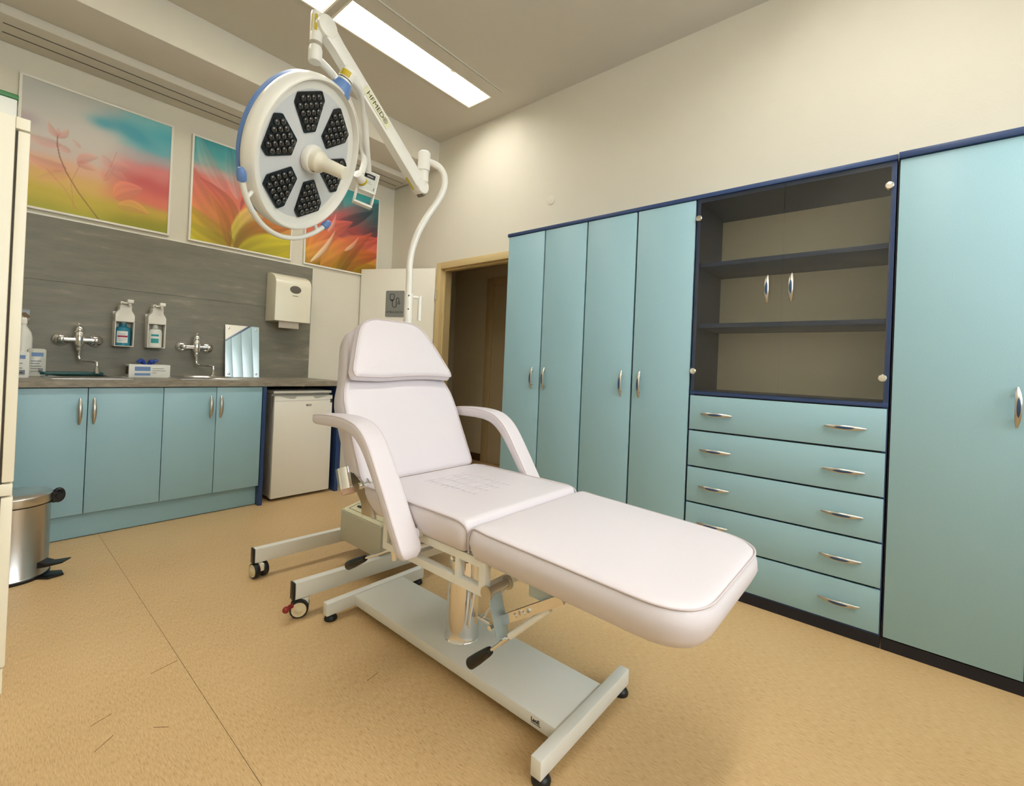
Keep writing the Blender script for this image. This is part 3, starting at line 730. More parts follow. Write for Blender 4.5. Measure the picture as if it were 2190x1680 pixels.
def art3(u, v):
    n = fbm(u*3+4, v*2)-.5
    c = ramp([(0, (150, 112, 12)), (.12, (196, 156, 40)), (.26, (220, 134, 66)), (.40, (222, 108, 84)), (.55, (212, 88, 84)), (.66, (176, 116, 116)), (.74, (110, 156, 160)), (1, (64, 168, 172))], v+.10*n+.05*(u-.5))
    c = petal(c, u, v, .30, .45, .05, 1.1, .05, .12, (206, 110, 106), (120, 186, 184), .6)
    c = petal(c, u, v, .45, .45, .40, 1.1, .04, .11, (200, 92, 92), (52, 150, 156), .6)
    c = petal(c, u, v, .30, .46, 1.15, .98, -.06, .24, (190, 84, 84), (36, 92, 100), .85)
    c = petal(c, u, v, .34, .50, .92, .84, -.02, .08, (120, 60, 66), (34, 62, 72), .7)
    c = petal(c, u, v, .55, .50, 1.1, .68, -.08, .10, (168, 66, 66), (40, 52, 62), .7)
    c = petal(c, u, v, .05, .02, .62, .62, .10, .15, (216, 136, 60), (222, 100, 92), .75)
    c = petal(c, u, v, .20, .0, 1.05, .50, .06, .16, (210, 140, 60), (206, 84, 74), .75)
    c = petal(c, u, v, .30, -.08, 1.08, .30, .06, .13, (160, 120, 16), (186, 84, 44), .85)
    c = petal(c, u, v, .40, -.12, .92, .56, .05, .09, (124, 100, 12), (196, 84, 66), .8)
    c = petal(c, u, v, -.1, .02, .35, .36, -.05, .12, (206, 156, 48), (226, 140, 92), .7)
    c = petal(c, u, v, .07, .02, .38, .46, -.03, .030, (236, 216, 180), (232, 190, 160), .85)
    c = petal(c, u, v, .52, .24, .72, .46, -.02, .028, (232, 196, 160), (230, 150, 128), .8)
    c = petal(c, u, v, .28, .42, .38, .66, -.02, .025, (232, 176, 160), (226, 150, 140), .8)
    c = petal(c, u, v, .6, -.1, 1.15, .10, .04, .12, (140, 112, 14), (150, 96, 20), .8)
    return c
def picture(x0, x1, z0, z1, fn, label):
    yb_ = YW-.003; yf = YW-.024; b = .013
    t = Thing('picture', ((x0+x1)/2, YW, z0), label, 'picture', 'framed floral prints above the splashback')
    m = MB(); m.box(x0, x1, yf, yb_, z0, z0+b); m.box(x0, x1, yf, yb_, z1-b, z1); m.box(x0, x0+b, yf, yb_, z0+b, z1-b); m.box(x1-b, x1, yf, yb_, z0+b, z1-b)
    t.part('frame', m, WHITE, bevel=.001)
    NX, NZ = 190, 200; ax, az, bx, bz = x0+b, z0+b, x1-b, z1-b
    m = MB(); m.add([(ax+(bx-ax)*i/NX, yf+.006, az+(bz-az)*j/NZ) for j in range(NZ+1) for i in range(NX+1)], [(j*(NX+1)+i, j*(NX+1)+i+1, (j+1)*(NX+1)+i+1, (j+1)*(NX+1)+i) for j in range(NZ) for i in range(NX)])
    ob = t.part('print', m, PRINT, smooth=False)
    at = ob.data.color_attributes.new('print', 'FLOAT_COLOR', 'POINT')
    cols = []
    for j in range(NZ+1):
        for i in range(NX+1):
            c = fn(i/NX, j/NZ); cols += [*(lin(max(0, min(255, q))) for q in c), 1]
    at.data.foreach_set('color', cols)
PRINT = vcol_mat('art_print', .45)
picture(.125, .900, 1.947, 2.758, art1, 'leftmost of the three floral prints, pale pink flowers on thin stems')
picture(1.018, 1.785, 1.945, 2.755, art2, 'middle floral print, orange and yellow petals behind the lamp head')
picture(1.894, 2.655, 1.942, 2.755, art3, 'rightmost floral print, dark red petals next to the room corner')

# ================================================================== TALL REFRIGERATOR, BOX, BIN
t = Thing('tall_refrigerator', (-.2, 2.104, 0), 'tall white refrigerator at the left edge seen from its side', 'refrigerator')
fy0, fy1 = 2.104, 2.70
m = MB(); m.box(-.5, .061, fy0, fy1, .04, 1.80); t.part('body', m, CREAM, bevel=.004)
m = MB(); m.box(.061, .0665, fy0+.008, fy1-.008, .09, 1.758); t.part('gasket', m, GASK)
m = MB(); m.box(.0665, .0925, fy0, fy1, .664, 1.758); t.part('door', m, CREAM, bevel=.003, label='long upper door')
m = MB(); m.box(.0665, .0925, fy0, fy1, .086, .616); t.part('door', m, CREAM, bevel=.003, label='short lower door')
m = MB(); m.box(.061, .0905, fy0, fy1, .622, .658); t.part('middle_rail', m, CREAM, bevel=.002)
m = MB(); m.box(.061, .092, fy0, fy1, 1.764, 1.80); t.part('hinge_cover', m, CREAM, bevel=.002)
m = MB(); m.box(-.48, .088, fy0+.004, fy1, .002, .08); t.part('base', m, CREAM)
t = Thing('storage_box', (-.12, 2.35, 1.80), 'white box with green lid lying on the tall refrigerator', 'box')
m = MB(); m.box(-.32, .064, 2.19, 2.52, 1.8005, 1.881); t.part('box_body', m, LABELW, bevel=.003)
m = MB(); m.box(-.324, .067, 2.186, 2.524, 1.881, 1.897); t.part('lid', m, GREEN, bevel=.003)

bx, by = .140, 3.155
t = Thing('pedal_bin', (bx, by, 0), 'round polished steel pedal bin between refrigerator and blue cabinets', 'bin')
m = MB(); m.lathe([(.133, 0), (.135, .012), (.131, .016)], (bx, by, 0), Z, 48); t.part('base_ring', m, BLACK)
m = MB(); m.lathe([(.130, .016), (.127, .02), (.127, .345)], (bx, by, 0), Z, 56); t.part('body', m, STEEL)
m = MB(); m.lathe([(.130, .3455), (.131, .352)], (bx, by, 0), Z, 48); t.part('rim', m, BLACK)
m = MB(); m.lathe([(.134, .352), (.136, .356), (.134, .388), (.125, .396), (.09, .404), (.0, .408)], (bx, by, 0), Z, 56); t.part('lid', m, STEEL)
m = MB(); hp_ = V((bx, by, 0)); hd = V((.97, .10, 0)).normalized(); hs = V((-hd.y, hd.x, 0))
c = hp_+hd*.148+Z*.365
m.tube([c+(hd*.6*math.cos(a)+Z*math.sin(a))*.028+hs*-.03 for a in [2*PI*i/20 for i in range(20)]], .009, 10, True)
m.cyl(c-hs*.06, c+hs*.02, .014, n=14); m.obox(c-hd*.024-hs*.05-Z*.03, hd*.03, hs*.06, Z*.05)
t.part('lid_hinge', m, BLACK)
pd = V((.80, -.60, 0)).normalized(); ps = V((-pd.y, pd.x, 0))
m = MB(); p = hp_+pd*.128
m.prism([(-.03, 0), (-.026, .028), (.0, .032), (.03, .022), (.095, .03), (.095, .024), (.03, .008)], p+Z*.045-ps*.03, pd, Z, V((0, 0, 0)), ps*.06); t.part('pedal', m, BLACK, bevel=.002)
m = MB(); m.prism([(-.05, -.032), (.05, -.042), (.085, 0), (.05, .042), (-.05, .032)], p+Z*.002, pd, ps, V((0, 0, 0)), Z*.008); t.part('base_tongue', m, BLACK, bevel=.001)
m = MB(); m.text('EF', V((.120, 3.0265, .225)), V((.99, .12, 0)), Z, .022, bold=.001); t.part('lettering', m, BLACK)

# ================================================================== TALL CUPBOARDS ON THE RIGHT
XK = XW-.004; ZTOP, ZD0, ZDT = 2.0304, .0537, 2.0088
def cupboard(y1, y0, hands, label, name='wardrobe', top=False):
    """two-door cupboard from y0 (near) to y1 (far)"""
    t = Thing(name, (XR, (y0+y1)/2, 0), label, 'cupboard', 'pale blue cupboards on the right wall')
    m = MB(); xa = XR+.02
    m.box(xa, XK, y0, y0+.016, ZD0-.006, ZDT); m.box(xa, XK, y1-.016, y1, ZD0-.006, ZDT); m.box(xa, XK, y0+.016, y1-.016, ZD0-.006, ZD0+.012); m.box(xa, XK, y0+.016, y1-.016, ZDT-.018, ZDT); m.box(XK-.006, XK, y0+.016, y1-.016, ZD0+.012, ZDT-.018)
    ym = (y0+y1)/2; m.box(xa, xa+.018, ym-.02, ym+.02, ZD0+.012, ZDT-.018)
    t.part('carcass', m, DARK)
    m = MB(); m.box(XR+.006, XK, y0, y1, 0, ZD0-.006); t.part('plinth', m, DARK)
    for a, b, hy in ((y0+.0055, ym-.0055, hands[0]), (ym+.0055, y1-.0055, hands[1])):
        m = MB(); m.box(XR, XR+.018, a, b, ZD0, ZDT-.003); d = t.part('door', m, BLUE, bevel=.0012)
        if hy is not None: t.part('handle', handle_bow((XR, hy, 1.021), Z, -X, .146), [SILVER, INLAY], d)
    if top:
        m = MB(); m.box(XR-.012, XK, y0, y1, ZDT, ZTOP+.004); t.part('cornice', m, NAVY, bevel=.002)
    return t
y0c, y2c, y4c, y5c = 2.1424, 1.494, .8335, .028
cupboard(y0c, y2c, (1.779, 1.878), 'pale blue two-door cupboard nearest the doorway')
cupboard(y2c, y4c, (1.113, 1.2245), 'pale blue two-door cupboard between doorway cupboard and glass cabinet')
cupboard(.024, -.77, (None, -.3285), 'tall pale blue cupboard at the right edge, nearest the camera', top=True)
solo('cornice_board', MB().box(XR-.006, XK, y5c-.003, y0c+.004, ZDT, ZTOP), NAVY, (XR, 1.08, ZDT), 'long navy board on top of the cupboards and glass cabinet', 'board', bevel=.002)
# glass cabinet with drawers
ya_, yb_ = y5c, y4c-.002
t = Thing('glass_cabinet', (XR, (ya_+yb_)/2, 0), 'navy cabinet with smoked glass doors over five pale blue drawers', 'cabinet')
zs = .9857
m = MB(); xa = XR+.008
m.box(xa, XK, ya_, ya_+.018, ZD0-.006, ZDT); m.box(xa, XK, yb_-.018, yb_, ZD0-.006, ZDT)
m.box(xa, XK, ya_+.018, yb_-.018, ZDT-.02, ZDT); m.box(xa, XK, ya_+.018, yb_-.018, ZD0-.006, ZD0+.012)
t.part('carcass', m, NAVY)
m = MB(); m.box(XR+.001, XK, ya_, yb_, zs+.002, zs+.022); t.part('bottom_board', m, NAVY, bevel=.001)
m = MB(); m.box(XK-.008, XK-.001, ya_+.018, yb_-.018, zs+.022, ZDT-.02); t.part('back', m, BACKP)
m = MB(); m.box(XR+.02, XR+.03, ya_+.018, yb_-.018, ZD0+.012, zs+.002); t.part('drawer_gap', m, DARK)
m = MB(); m.box(XR+.006, XK, ya_, yb_, 0, ZD0-.006); t.part('plinth', m, DARK)
for zz in (1.336, 1.655):
    m = MB(); m.box(XR+.035, XK-.009, ya_+.0185, yb_-.0185, zz, zz+.022); t.part('shelf', m, NAVY, bevel=.001)
    # shelf pegs
ZB = [.9857, .8021, .6141, .4283, .2408, .0537]
for k in range(5):
    m = MB(); m.box(XR, XR+.018, ya_+.004, yb_-.003, ZB[k+1]+.0045, ZB[k]-.0045); d = t.part('drawer', m, BLUE, bevel=.0012)
    for yy in (.17, .696):
        t.part('handle', handle_bow((XR, yy, (ZB[k]+ZB[k+1])/2-.003), Y, -X, .146), [SILVER, INLAY], d)
ym = .429
for k, (a, b, hy, ky) in enumerate(((ya_+.012, ym-.0015, .388, .051), (ym+.0015, yb_-.010, .487, .823))):
    m = MB(); m.box(XR-.001, XR+.004, a, b, zs+.02, ZDT-.004)
    d = t.part('glass_door', m, GLASS, smooth=False)
    t.part('handle', handle_bow((XR-.001, hy, 1.511), Z, -X, .13), [SILVER, INLAY], d)
    for zz in (1.108, 1.907):
        m = MB(); m.lathe([(.015, 0), (.0155, .006), (.013, .009), (0, .010)], (XR-.001, ky-.004 if k else ky, zz), -X, 24); m.cyl((XR+.004, ky, zz), (XR+.03, ky, zz), .01, n=12); t.part('hinge_knob', m, ALU, d)
# round blank cover on the wall
m = MB(); m.lathe([(.036, 0), (.036, .003), (.03, .006), (0, .007)], (XW, 2.086, 2.388), -X, 32)
solo('blank_cover', m, WALL, (XW, 2.086, 2.388), 'round wall-coloured blank cover plate above the cupboards', 'cover plate')

# ================================================================== TREATMENT CHAIR
CX = 1.2275
t = Thing('treatment_chair', (CX, 1.1, 0), 'white vinyl treatment chair with raised back on a hydraulic column', 'treatment chair')
# base
m = MB(); m.box(CX-.128, CX+.128, .70, 1.785, .030, .069); t.part('base_plate', m, METAL, bevel=.003)
for y0 in (.672, 1.772):
    m = MB(); m.box(CX-.252, CX+.252, y0, y0+.034, .024, .076); b = t.part('cross_bar', m, METAL, bevel=.0025)
    for xx in (CX-.225, CX+.225):
        m = MB(); m.lathe([(.026, 0), (.027, .006), (.022, .016), (.012, .024)], (xx, y0+.017, 0), Z, 24); t.part('foot', m, BLACK, b)
m = MB(); m.text('LaoE', (CX-.1285, .785, .053), -Y, Z, .016, bold=.0008); m.box(CX-.1288, CX-.128, .765, .80, .043, .0445)
t.part('maker_mark', m, mat('print_dark', rgb(46, 40, 32), .6))
# hydraulic column
cy_ = 1.235
m = MB(); m.lathe([(.066, .069), (.064, .072), (.061, .10), (.055, .34), (.054, .36), (.04, .362)], (CX, cy_, 0), Z, 56); col_ = t.part('column', m, CHROME)
m = MB(); m.cyl((CX, cy_, .36), (CX, cy_, .455), .034, n=32); t.part('piston', m, CHROME)
m = MB(); m.cyl((CX-.02, .985, .475), (CX-.02, .985, .512), .042, n=28); m.cyl((CX-.02, .985, .512), (CX-.02, .985, .53), .008, n=10); m.sphere((CX-.02, .98, .455), .022)
t.part('lift_knob', m, BLACK)
m = MB(); m.tube([(CX+.01, 1.165, .16), (CX+.035, 1.13, .14)], .011, 12); m.tube([(CX+.02, 1.15, .15), (CX+.028, 1.10, .235), (CX+.03, 1.02, .335)], .005, 8); m.tube([(CX-.03, 1.17, .13), (CX-.012, 1.165, .26), (CX-.01, 1.165, .40)], .005, 8)
m.tube([(CX+.032, 1.04, .31), (CX+.036, .93, .45)], .0095, 10)
t.part('lift_linkage', m, CHROME)
# seat frame
FX0, FX1, FY0, FY1, FZ0, FZ1 = .945, 1.510, .868, 1.36, .438, .541
m = MB(); b = .024
for xx in (FX0, FX1-b):
    m.box(xx, xx+b, FY0, FY1, FZ0, FZ0+b); m.box(xx, xx+b, FY0, FY1, FZ1-b, FZ1)
    for yy in (FY0, .975, 1.245, FY1-b): m.box(xx, xx+b, yy, yy+(b if yy in (FY0, FY1-b) else .016), FZ0+b, FZ1-b)
for yy in (FY0, FY1-b, 1.19):
    m.box(FX0+b, FX1-b, yy, yy+b, FZ0, FZ0+b); m.box(FX0+b, FX1-b, yy, yy+b, FZ1-b, FZ1)
m.box(CX-.07, CX+.07, 1.19, 1.28, .452, .462); m.box(FX0+.2, FX1-.2, 1.21, 1.34, FZ0, FZ0+.01)
t.part('seat_frame', m, METAL)
# pads
def cushion(name, poly, o, a, b, c, T, par=None, piping=True, **k):
    m, edge = pad(poly, o, a, b, c, T, **k); ob = t.part(name, m, VINYL, par)
    if piping:
        m = MB(); m.tube(edge, .0032, 6, True); t.part('piping', m, PIPE, ob)
    return ob
hw = .302
# seat: u = x, v = y
poly = round_poly([(-hw, .935), (hw, .935), (hw, 1.495), (-hw, 1.495)], [.034, .034, .034, .034], 6)
seat_m, _e = pad(poly, V((CX, 0, .541)), X, Y, Z, .097, r=.026, crown=.006)
for p in seat_m.v:
    if p.y > 1.25: p.y -= (p.y-1.25)/.245*max(0, .630-p.z)*1.15
seat = t.part('seat', seat_m, VINYL)
m = MB()
for sx in (-1, 1):
    e = CX+sx*(hw-.006)
    m.tube(smooth_path([(e-sx*.01, .936, .555), (e-sx*.005, .9335, .60), (e-sx*.002, .942, .622), (e, .975, .6335), (e, 1.05, .635), (e, 1.2, .635), (e, 1.4, .635), (e, 1.462, .632), (e-sx*.001, 1.480, .618), (e-sx*.003, 1.445, .585), (e-sx*.008, 1.412, .555)], 5), .003, 8)
t.part('piping', m, PIPE, seat)
m = MB(); zz = .6466
for i in range(9):
    yy = 1.12+i*.029; m.tube([(CX-.115, yy, zz-.0022), (CX-.06, yy, zz-.0008), (CX+.06, yy, zz-.0008), (CX+.115, yy, zz-.0022)], .0011, 6)
for j in range(4):
    xx = CX-.09+j*.06; m.tube([(xx, 1.105, zz-.0015), (xx, 1.36, zz-.0012)], .0011, 6)
t.part('quilting', m, VINYL, seat)
# leg rest, slightly falling to the foot
ang = math.atan2(.024, .65); lb = V((0, -math.cos(ang), -math.sin(ang))); lc = V((0, -math.sin(ang), math.cos(ang)))
poly = round_poly([(-.303, -.004), (.303, -.004), (.296, .648), (-.296, .648)], [.038, .038, .14, .14], 8)
lo = V((CX, .930, .531))
leg_m, edge = pad(poly, lo, X, lb, lc, .099, r=.030, crown=.008, bottom_in=.010); leg = t.part('leg_rest', leg_m, VINYL)
ee = [(p-lo).dot(lb) for p in edge]; n_ = len(edge)
k0 = [i for i in range(n_) if ee[i] > .035]; st = max(range(n_), key=lambda i: (ee[i] > .035) and (ee[i-1] <= .035))
run = [edge[(st+i) % n_] for i in range(n_) if ee[(st+i) % n_] > .035]
def turn(p):
    sx = 1 if p.x > CX else -1
    return [V((CX+sx*.293, 0, 0))+Y*lo.y+Z*lo.z+lb*a+lc*b for a, b in ((.003, .02), (.0, .06), (.006, .084), (.022, .0945))]
m = MB(); m.tube(smooth_path(turn(run[0])+run+turn(run[-1])[::-1], 2), .0026, 8); t.part('piping', m, PIPE, leg)
# back rest
th = math.radians(28); bb = V((0, math.sin(th), math.cos(th))); bn = V((0, -math.cos(th), math.sin(th)))
poly = [(-.291, .0), (.291, .0), (.291, .30), (.286, .37), (.255, .44), (.205, .62), (.188, .66), (.14, .695), (-.14, .695), (-.188, .66), (-.205, .62), (-.255, .44), (-.286, .37), (-.291, .30)]
poly = round_poly(poly, [.036, .036, .06, .06, .06, .06, .06, .06, .06, .06, .06, .06, .06, .06], 5)
back = cushion('backrest', poly, V((CX, 1.492, .632))-bn*.105, X, bb, bn, .105, r=.022, crown=.010)
# head cushion
poly = [(-.256, .0), (-.12, -.006), (0, .004), (.13, .008), (.256, .0), (.262, .03), (.205, .18), (.165, .258), (.105, .29), (-.105, .29), (-.168, .258), (-.205, .18), (-.262, .03)]
poly = round_poly(poly, [.045, .06, .06, .06, .045, .045, .06, .06, .06, .06, .06, .06, .045], 6)
head = cushion('head_cushion', poly, V((CX, 1.492, .632))+bb*.412+bn*.002, X, bb, bn, .062, r=.022, crown=.012)
# arms: side profile in (y,z) swept across x
ARM = [(1.7205, .8565, .006), (1.7165, .857, .017), (1.707, .858, .029), (1.69, .860, .036), (1.66, .862, .041), (1.60, .865, .043), (1.52, .866, .044), (1.455, .861, .044), (1.405, .848, .046), (1.36, .820, .046), (1.318, .776, .043), (1.25, .684, .038), (1.18, .582, .036), (1.142, .526, .036), (1.128, .504, .031), (1.120, .491, .014)]
cl = smooth_path([(0, a, b) for a, b, _ in ARM], 4); tk = [p.x for p in smooth_path([(c, 0, 0) for _, _, c in ARM], 4)]
def arm_sections(x0, sx, w_):
    rs = []; ed = ([], [])
    for i, p in enumerate(cl):
        d = (cl[min(i+1, len(cl)-1)]-cl[max(i-1, 0)]).normalized(); up = V((0, d.z, -d.y))
        if up.z < 0 and i < len(cl)*.6: up = -up
        if i and up.dot(lastup) < 0: up = -up
        lastup = up; t_ = max(.004, tk[i]); e_ = min((p-cl[0]).length, (p-cl[-1]).length+.002); q = max(0, 1-e_/.036); w2 = w_/2*(.34+.66*math.sqrt(max(0, 1-q*q)))
        c = V((x0+sx*w_/2, p.y, p.z))
        sec = round_poly([(-w2, -t_/2), (w2, -t_/2), (w2, t_/2), (-w2, t_/2)], min(.013, t_*.45), 4)
        rs.append([c+X*u+up*v for u, v in sec])
        if 2 < i < len(cl)-3:
            for e, sg in ((0, -1), (1, 1)): ed[e].append(c+X*sg*(w2-.0035)+up*(t_/2-.0035))
    return rs, ed
for sx in (-1, 1):
    x_in = CX+sx*.306
    rs, ed = arm_sections(x_in, sx, .082)
    m = MB(); m.rings(rs); arm = t.part('armrest', m, VINYL)
    m = MB(); m.tube(ed[0], .0024, 6); m.tube(ed[1], .0024, 6); t.part('piping', m, PIPE, arm)
    m = MB(); m.cyl((x_in-sx*.012, 1.145, .553), (x_in+sx*.004, 1.145, .553), .017, n=18); t.part('arm_pivot', m, CHROME)
    # curved hinge plate at the back
    x_h = CX+sx*.298
    pl = [(1.575, .668), (1.54, .668), (1.50, .650), (1.455, .62), (1.41, .57), (1.392, .535), (1.475, .530), (1.482, .57), (1.515, .605), (1.555, .632)]
    if sx > 0: pl = [(a, b-.05) for a, b in pl if a < 1.6]
    m = MB(); m.prism(pl, V((x_h, 0, 0)), Y, Z, V((0, 0, 0)), X*sx*-.008); m.prism(pl, V((x_h-sx*.03, 0, 0)), Y, Z, V((0, 0, 0)), X*sx*-.006)
    zc = .628 if sx < 0 else .578
    m.cyl((x_h-sx*.04, 1.5, zc), (x_h+sx*.006, 1.5, zc), .012, n=18)
    hp = t.part('hinge_plate', m, CHROME)
m = MB(); m.cyl((CX-.285, 1.622, .672), (CX-.285, 1.592, .598), .036, n=28); t.part('tilt_tube', m, CHROME)
m = MB(); m.cyl((CX-.285, 1.593, .600), (CX-.285, 1.584, .580), .033, .025, n=28); t.part('tube_cap', m, PINKF)
# leg-rest mechanism
m = MB(); m.obox(V((.952, .860, .462)), V((.050, 0, 0)), V((0, -.042, -.125)), V((0, .004, -.0015))); t.part('mount_plate', m, ZINC)
m = MB(); m.cyl((.945, .858, .456), (1.03, .858, .456), .012, n=16); m.cyl((.947, .858, .456), (.940, .858, .456), .02, n=18); m.cyl((1.03, .858, .456), (1.037, .858, .456), .02, n=18); t.part('pivot_pin', m, SILVER)
m = MB(); m.bar((.985, .852, .362), (.966, .622, .516), .006, .024); m.bar((1.003, .855, .360), (.984, .622, .516), .006, .024)
m.cyl((.95, .848, .360), (1.012, .848, .360), .007, n=12); m.cyl((.965, .74, .438), (.957, .74, .438), .006, n=10); m.cyl((.967, .77, .42), (.959, .77, .42), .006, n=10)
t.part('ratchet_bar', m, CHROME)
m = MB(); m.box(.98, 1.02, .66, .74, .478, .53); t.part('pad_bracket', m, ZINC, bevel=.004)
lv = [V((.985, .672, .468)), V((.972, .797, .346)), V((.97, .859, .285)), V((.97, .936, .213))]
m = MB(); m.tube([lv[0], lv[0].lerp(lv[1], .95)], .009, 12); t.part('lever_sleeve', m, METAL)
m = MB(); m.tube([lv[0].lerp(lv[1], .93), lv[2]], .0048, 10); m.tube([lv[1], lv[1].lerp(lv[2], .4)], .0075, 10); t.part('lever_rod', m, CHROME)
m = MB(); m.tube([lv[2], lv[2].lerp(lv[3], .08), lv[2].lerp(lv[3], .6), lv[2].lerp(lv[3], .95), lv[2].lerp(lv[3], 1.0)], [.011, .013, .0165, .017, .012], 18); t.part('lever_grip', m, BLACK)
rv = [V((.985, 1.29, .455)), V((.95, 1.47, .367)), V((.95, 1.585, .303))]
m = MB(); m.tube([rv[0]+V((.1, -.06, .0)), rv[0], rv[1]], .005, 10); m.cyl((.968, 1.322, .40), (.968, 1.322, .46), .009, n=12); m.cyl((.968, 1.322, .425), (.968, 1.322, .435), .013, n=12); t.part('lever_rod', m, CHROME)
m = MB(); m.tube([rv[1], rv[1].lerp(rv[2], .08), rv[1].lerp(rv[2], .6), rv[1].lerp(rv[2], .95), rv[2]], [.010, .012, .0165, .017, .012], 18); t.part('lever_grip', m, BLACK)
# back support strut, hidden under the back rest
m = MB(); m.bar((CX, 1.36, .45), (CX, 1.70, .80), .03, .03); t.part('back_strut', m, METAL)

# ================================================================== OPERATING LAMP ON ITS MOBILE STAND
PX, PY = 1.56, 2.10
t = Thing('operating_lamp', (PX, PY, 0), 'white mobile operating lamp with six LED fields standing behind the chair', 'operating lamp')
ld = V((math.cos(math.radians(-4)), math.sin(math.radians(-4)), 0)); ls = V((-ld.y, ld.x, 0))
for k, (sx, sy) in enumerate(((.900, 1.895), (.918, 2.370))):
    p0 = V((sx, sy, 0)); L = 1.26
    m = MB(); m.obox(p0+Z*.076, ld*L, ls*.036, Z*.070); lg = t.part('leg', m, METAL, bevel=.003)
    for e, (q, sg) in enumerate(((p0, -1), (p0+ld*L, 1))):
        m = MB(); m.obox(q+Z*.075+ld*(sg*.006 if sg > 0 else -.010)-ls*.0005, ld*.008, ls*.037, Z*.072); t.part('end_cap', m, BLACK, bevel=.002)
        c = q-ld*sg*.025+ls*.018+Z*.037
        ax = V((.50, .87, 0)) if k == 0 else V((.98, .10, 0))
        ax.normalize()
        ca = MB(); ca.lathe([(.012, -.012), (.034, -.012), (.037, -.008), (.037, .008), (.034, .012), (.012, .012)], c+ax*-.021, ax, 32)
        ca.lathe([(.012, -.012), (.034, -.012), (.037, -.008), (.037, .008), (.034, .012), (.012, .012)], c+ax*.021, ax, 32)
        cs = t.part('caster', ca, BLACK)
        ca = MB()
        for s2 in (-1, 1): ca.lathe([(.030, 0), (.029, .003), (.018, .002), (.012, .006), (.006, .008), (0, .008)], c+ax*s2*.0325, ax*s2, 28)
        t.part('wheel_disc', ca, WHEELC, cs)
        ca = MB(); ca.obox(c-ax*.009-ax.cross(Z)*.02+Z*.0, ax*.018, ax.cross(Z)*.055, Z*.036); t.part('caster_fork', ca, CREAM, cs, bevel=.004)
        if k == 0 and sg < 0:
            bd = V((-.92, -.30, .0)).normalized(); ca = MB(); ca.tube([c+bd*.02+Z*.014, c+bd*.046+Z*.020, c+bd*.064+Z*.016], [.012, .009, .010], 10); ca.sphere(c+bd*.070+Z*.016, .0135)
            t.part('brake_pedal', ca, BRAKE, cs)
m = MB(); o = V((PX-.18, 1.92, .076)); m.box(PX-.20, PX+.20, 1.86, 2.35, .10, .132); t.part('cross_member', m, METAL)
# control box
m = MB(); bxx = 1.296
m.prism([(bxx, .131), (bxx, .286), (1.50, .332), (1.78, .332), (1.78, .131)], V((0, 1.885, 0)), X, Z, V((0, 0, 0)), Y*.372); cb = t.part('control_box', m, mat('control_box_grey', rgb(196, 194, 176), .45), bevel=.004)
pn = V((-.046, 0, .204)).normalized(); pu = V((.204, 0, .046)).normalized(); po = V((bxx, 1.885, .286))
m = MB(); m.obox(po+pu*.004+Y*.004+pn*.001, pu*.198, Y*.364, pn*.003); t.part('panel', m, mat('panel_cream', rgb(222, 218, 184), .4), cb, label='cream control panel on the box')
m = MB(); q = po+pn*.0046
for a in (.03, .176): m.obox(q+pu*a+Y*.03, pu*.0018, Y*.31, pn*.0006)
for a in (.03, .338): m.obox(q+pu*.03+Y*a, pu*.147, Y*.0018, pn*.0006)
t.part('panel_line', m, GASK, cb)
m = MB(); m.obox(q+pu*.06+Y*.235, pu*.05, Y*.075, pn*.006); t.part('power_inlet', m, BLACK, cb, bevel=.001)
m = MB(); m.obox(q+pu*.068+Y*.292, pu*.02, Y*.010, pn*.008); m.obox(q+pu*.062+Y*.242, pu*.016, Y*.022, pn*.008); t.part('inlet_pins', m, LABELW, cb)
m = MB()
for a, b in ((.015, .015), (.015, .19), (.015, .35), (.185, .35)): m.lathe([(.005, 0), (.005, .001), (.003, .0025)], q+pu*a+Y*b, pn, 10)
t.part('screw', m, STEEL, cb)
# post and swan neck
pp = [(1.56, 2.10, .30), (1.56, 2.10, .8), (1.56, 2.10, 1.35), (1.559, 2.101, 1.56), (1.558, 2.102, 1.64), (1.568, 2.094, 1.735), (1.594, 2.072, 1.84), (1.632, 2.04, 1.935), (1.668, 2.01, 2.015), (1.688, 1.993, 2.085), (1.688, 1.993, 2.15), (1.668, 2.01, 2.195), (1.635, 2.037, 2.216), (1.604, 2.063, 2.222)]
m = MB(); m.tube(smooth_path(pp, 6), .0185, 20); post = t.part('post', m, LAMPW)
m = MB(); m.cyl((1.56, 2.10, .32), (1.56, 2.10, 1.475), .0245, n=24); t.part('post_sleeve', m, LAMPW)
m = MB()
for zz in (1.385, 1.46): m.cyl((1.56-.0245*.6, 2.10-.0245*.8, zz), (1.56-.028*.6, 2.10-.028*.8, zz), .004, n=10)
t.part('set_screw', m, BLACK)
pr2 = V((math.cos(math.radians(40)), -math.sin(math.radians(40)), 0))
m = MB(); q = V((PX, PY, 0)); m.tube([q+pr2*.02+Z*1.455, q+pr2*.062+Z*1.455], .0085, 12); m.tube([q+pr2*.062+Z*1.463, q+pr2*.062+Z*1.325], .011, 14); t.part('push_handle', m, LAMPW)
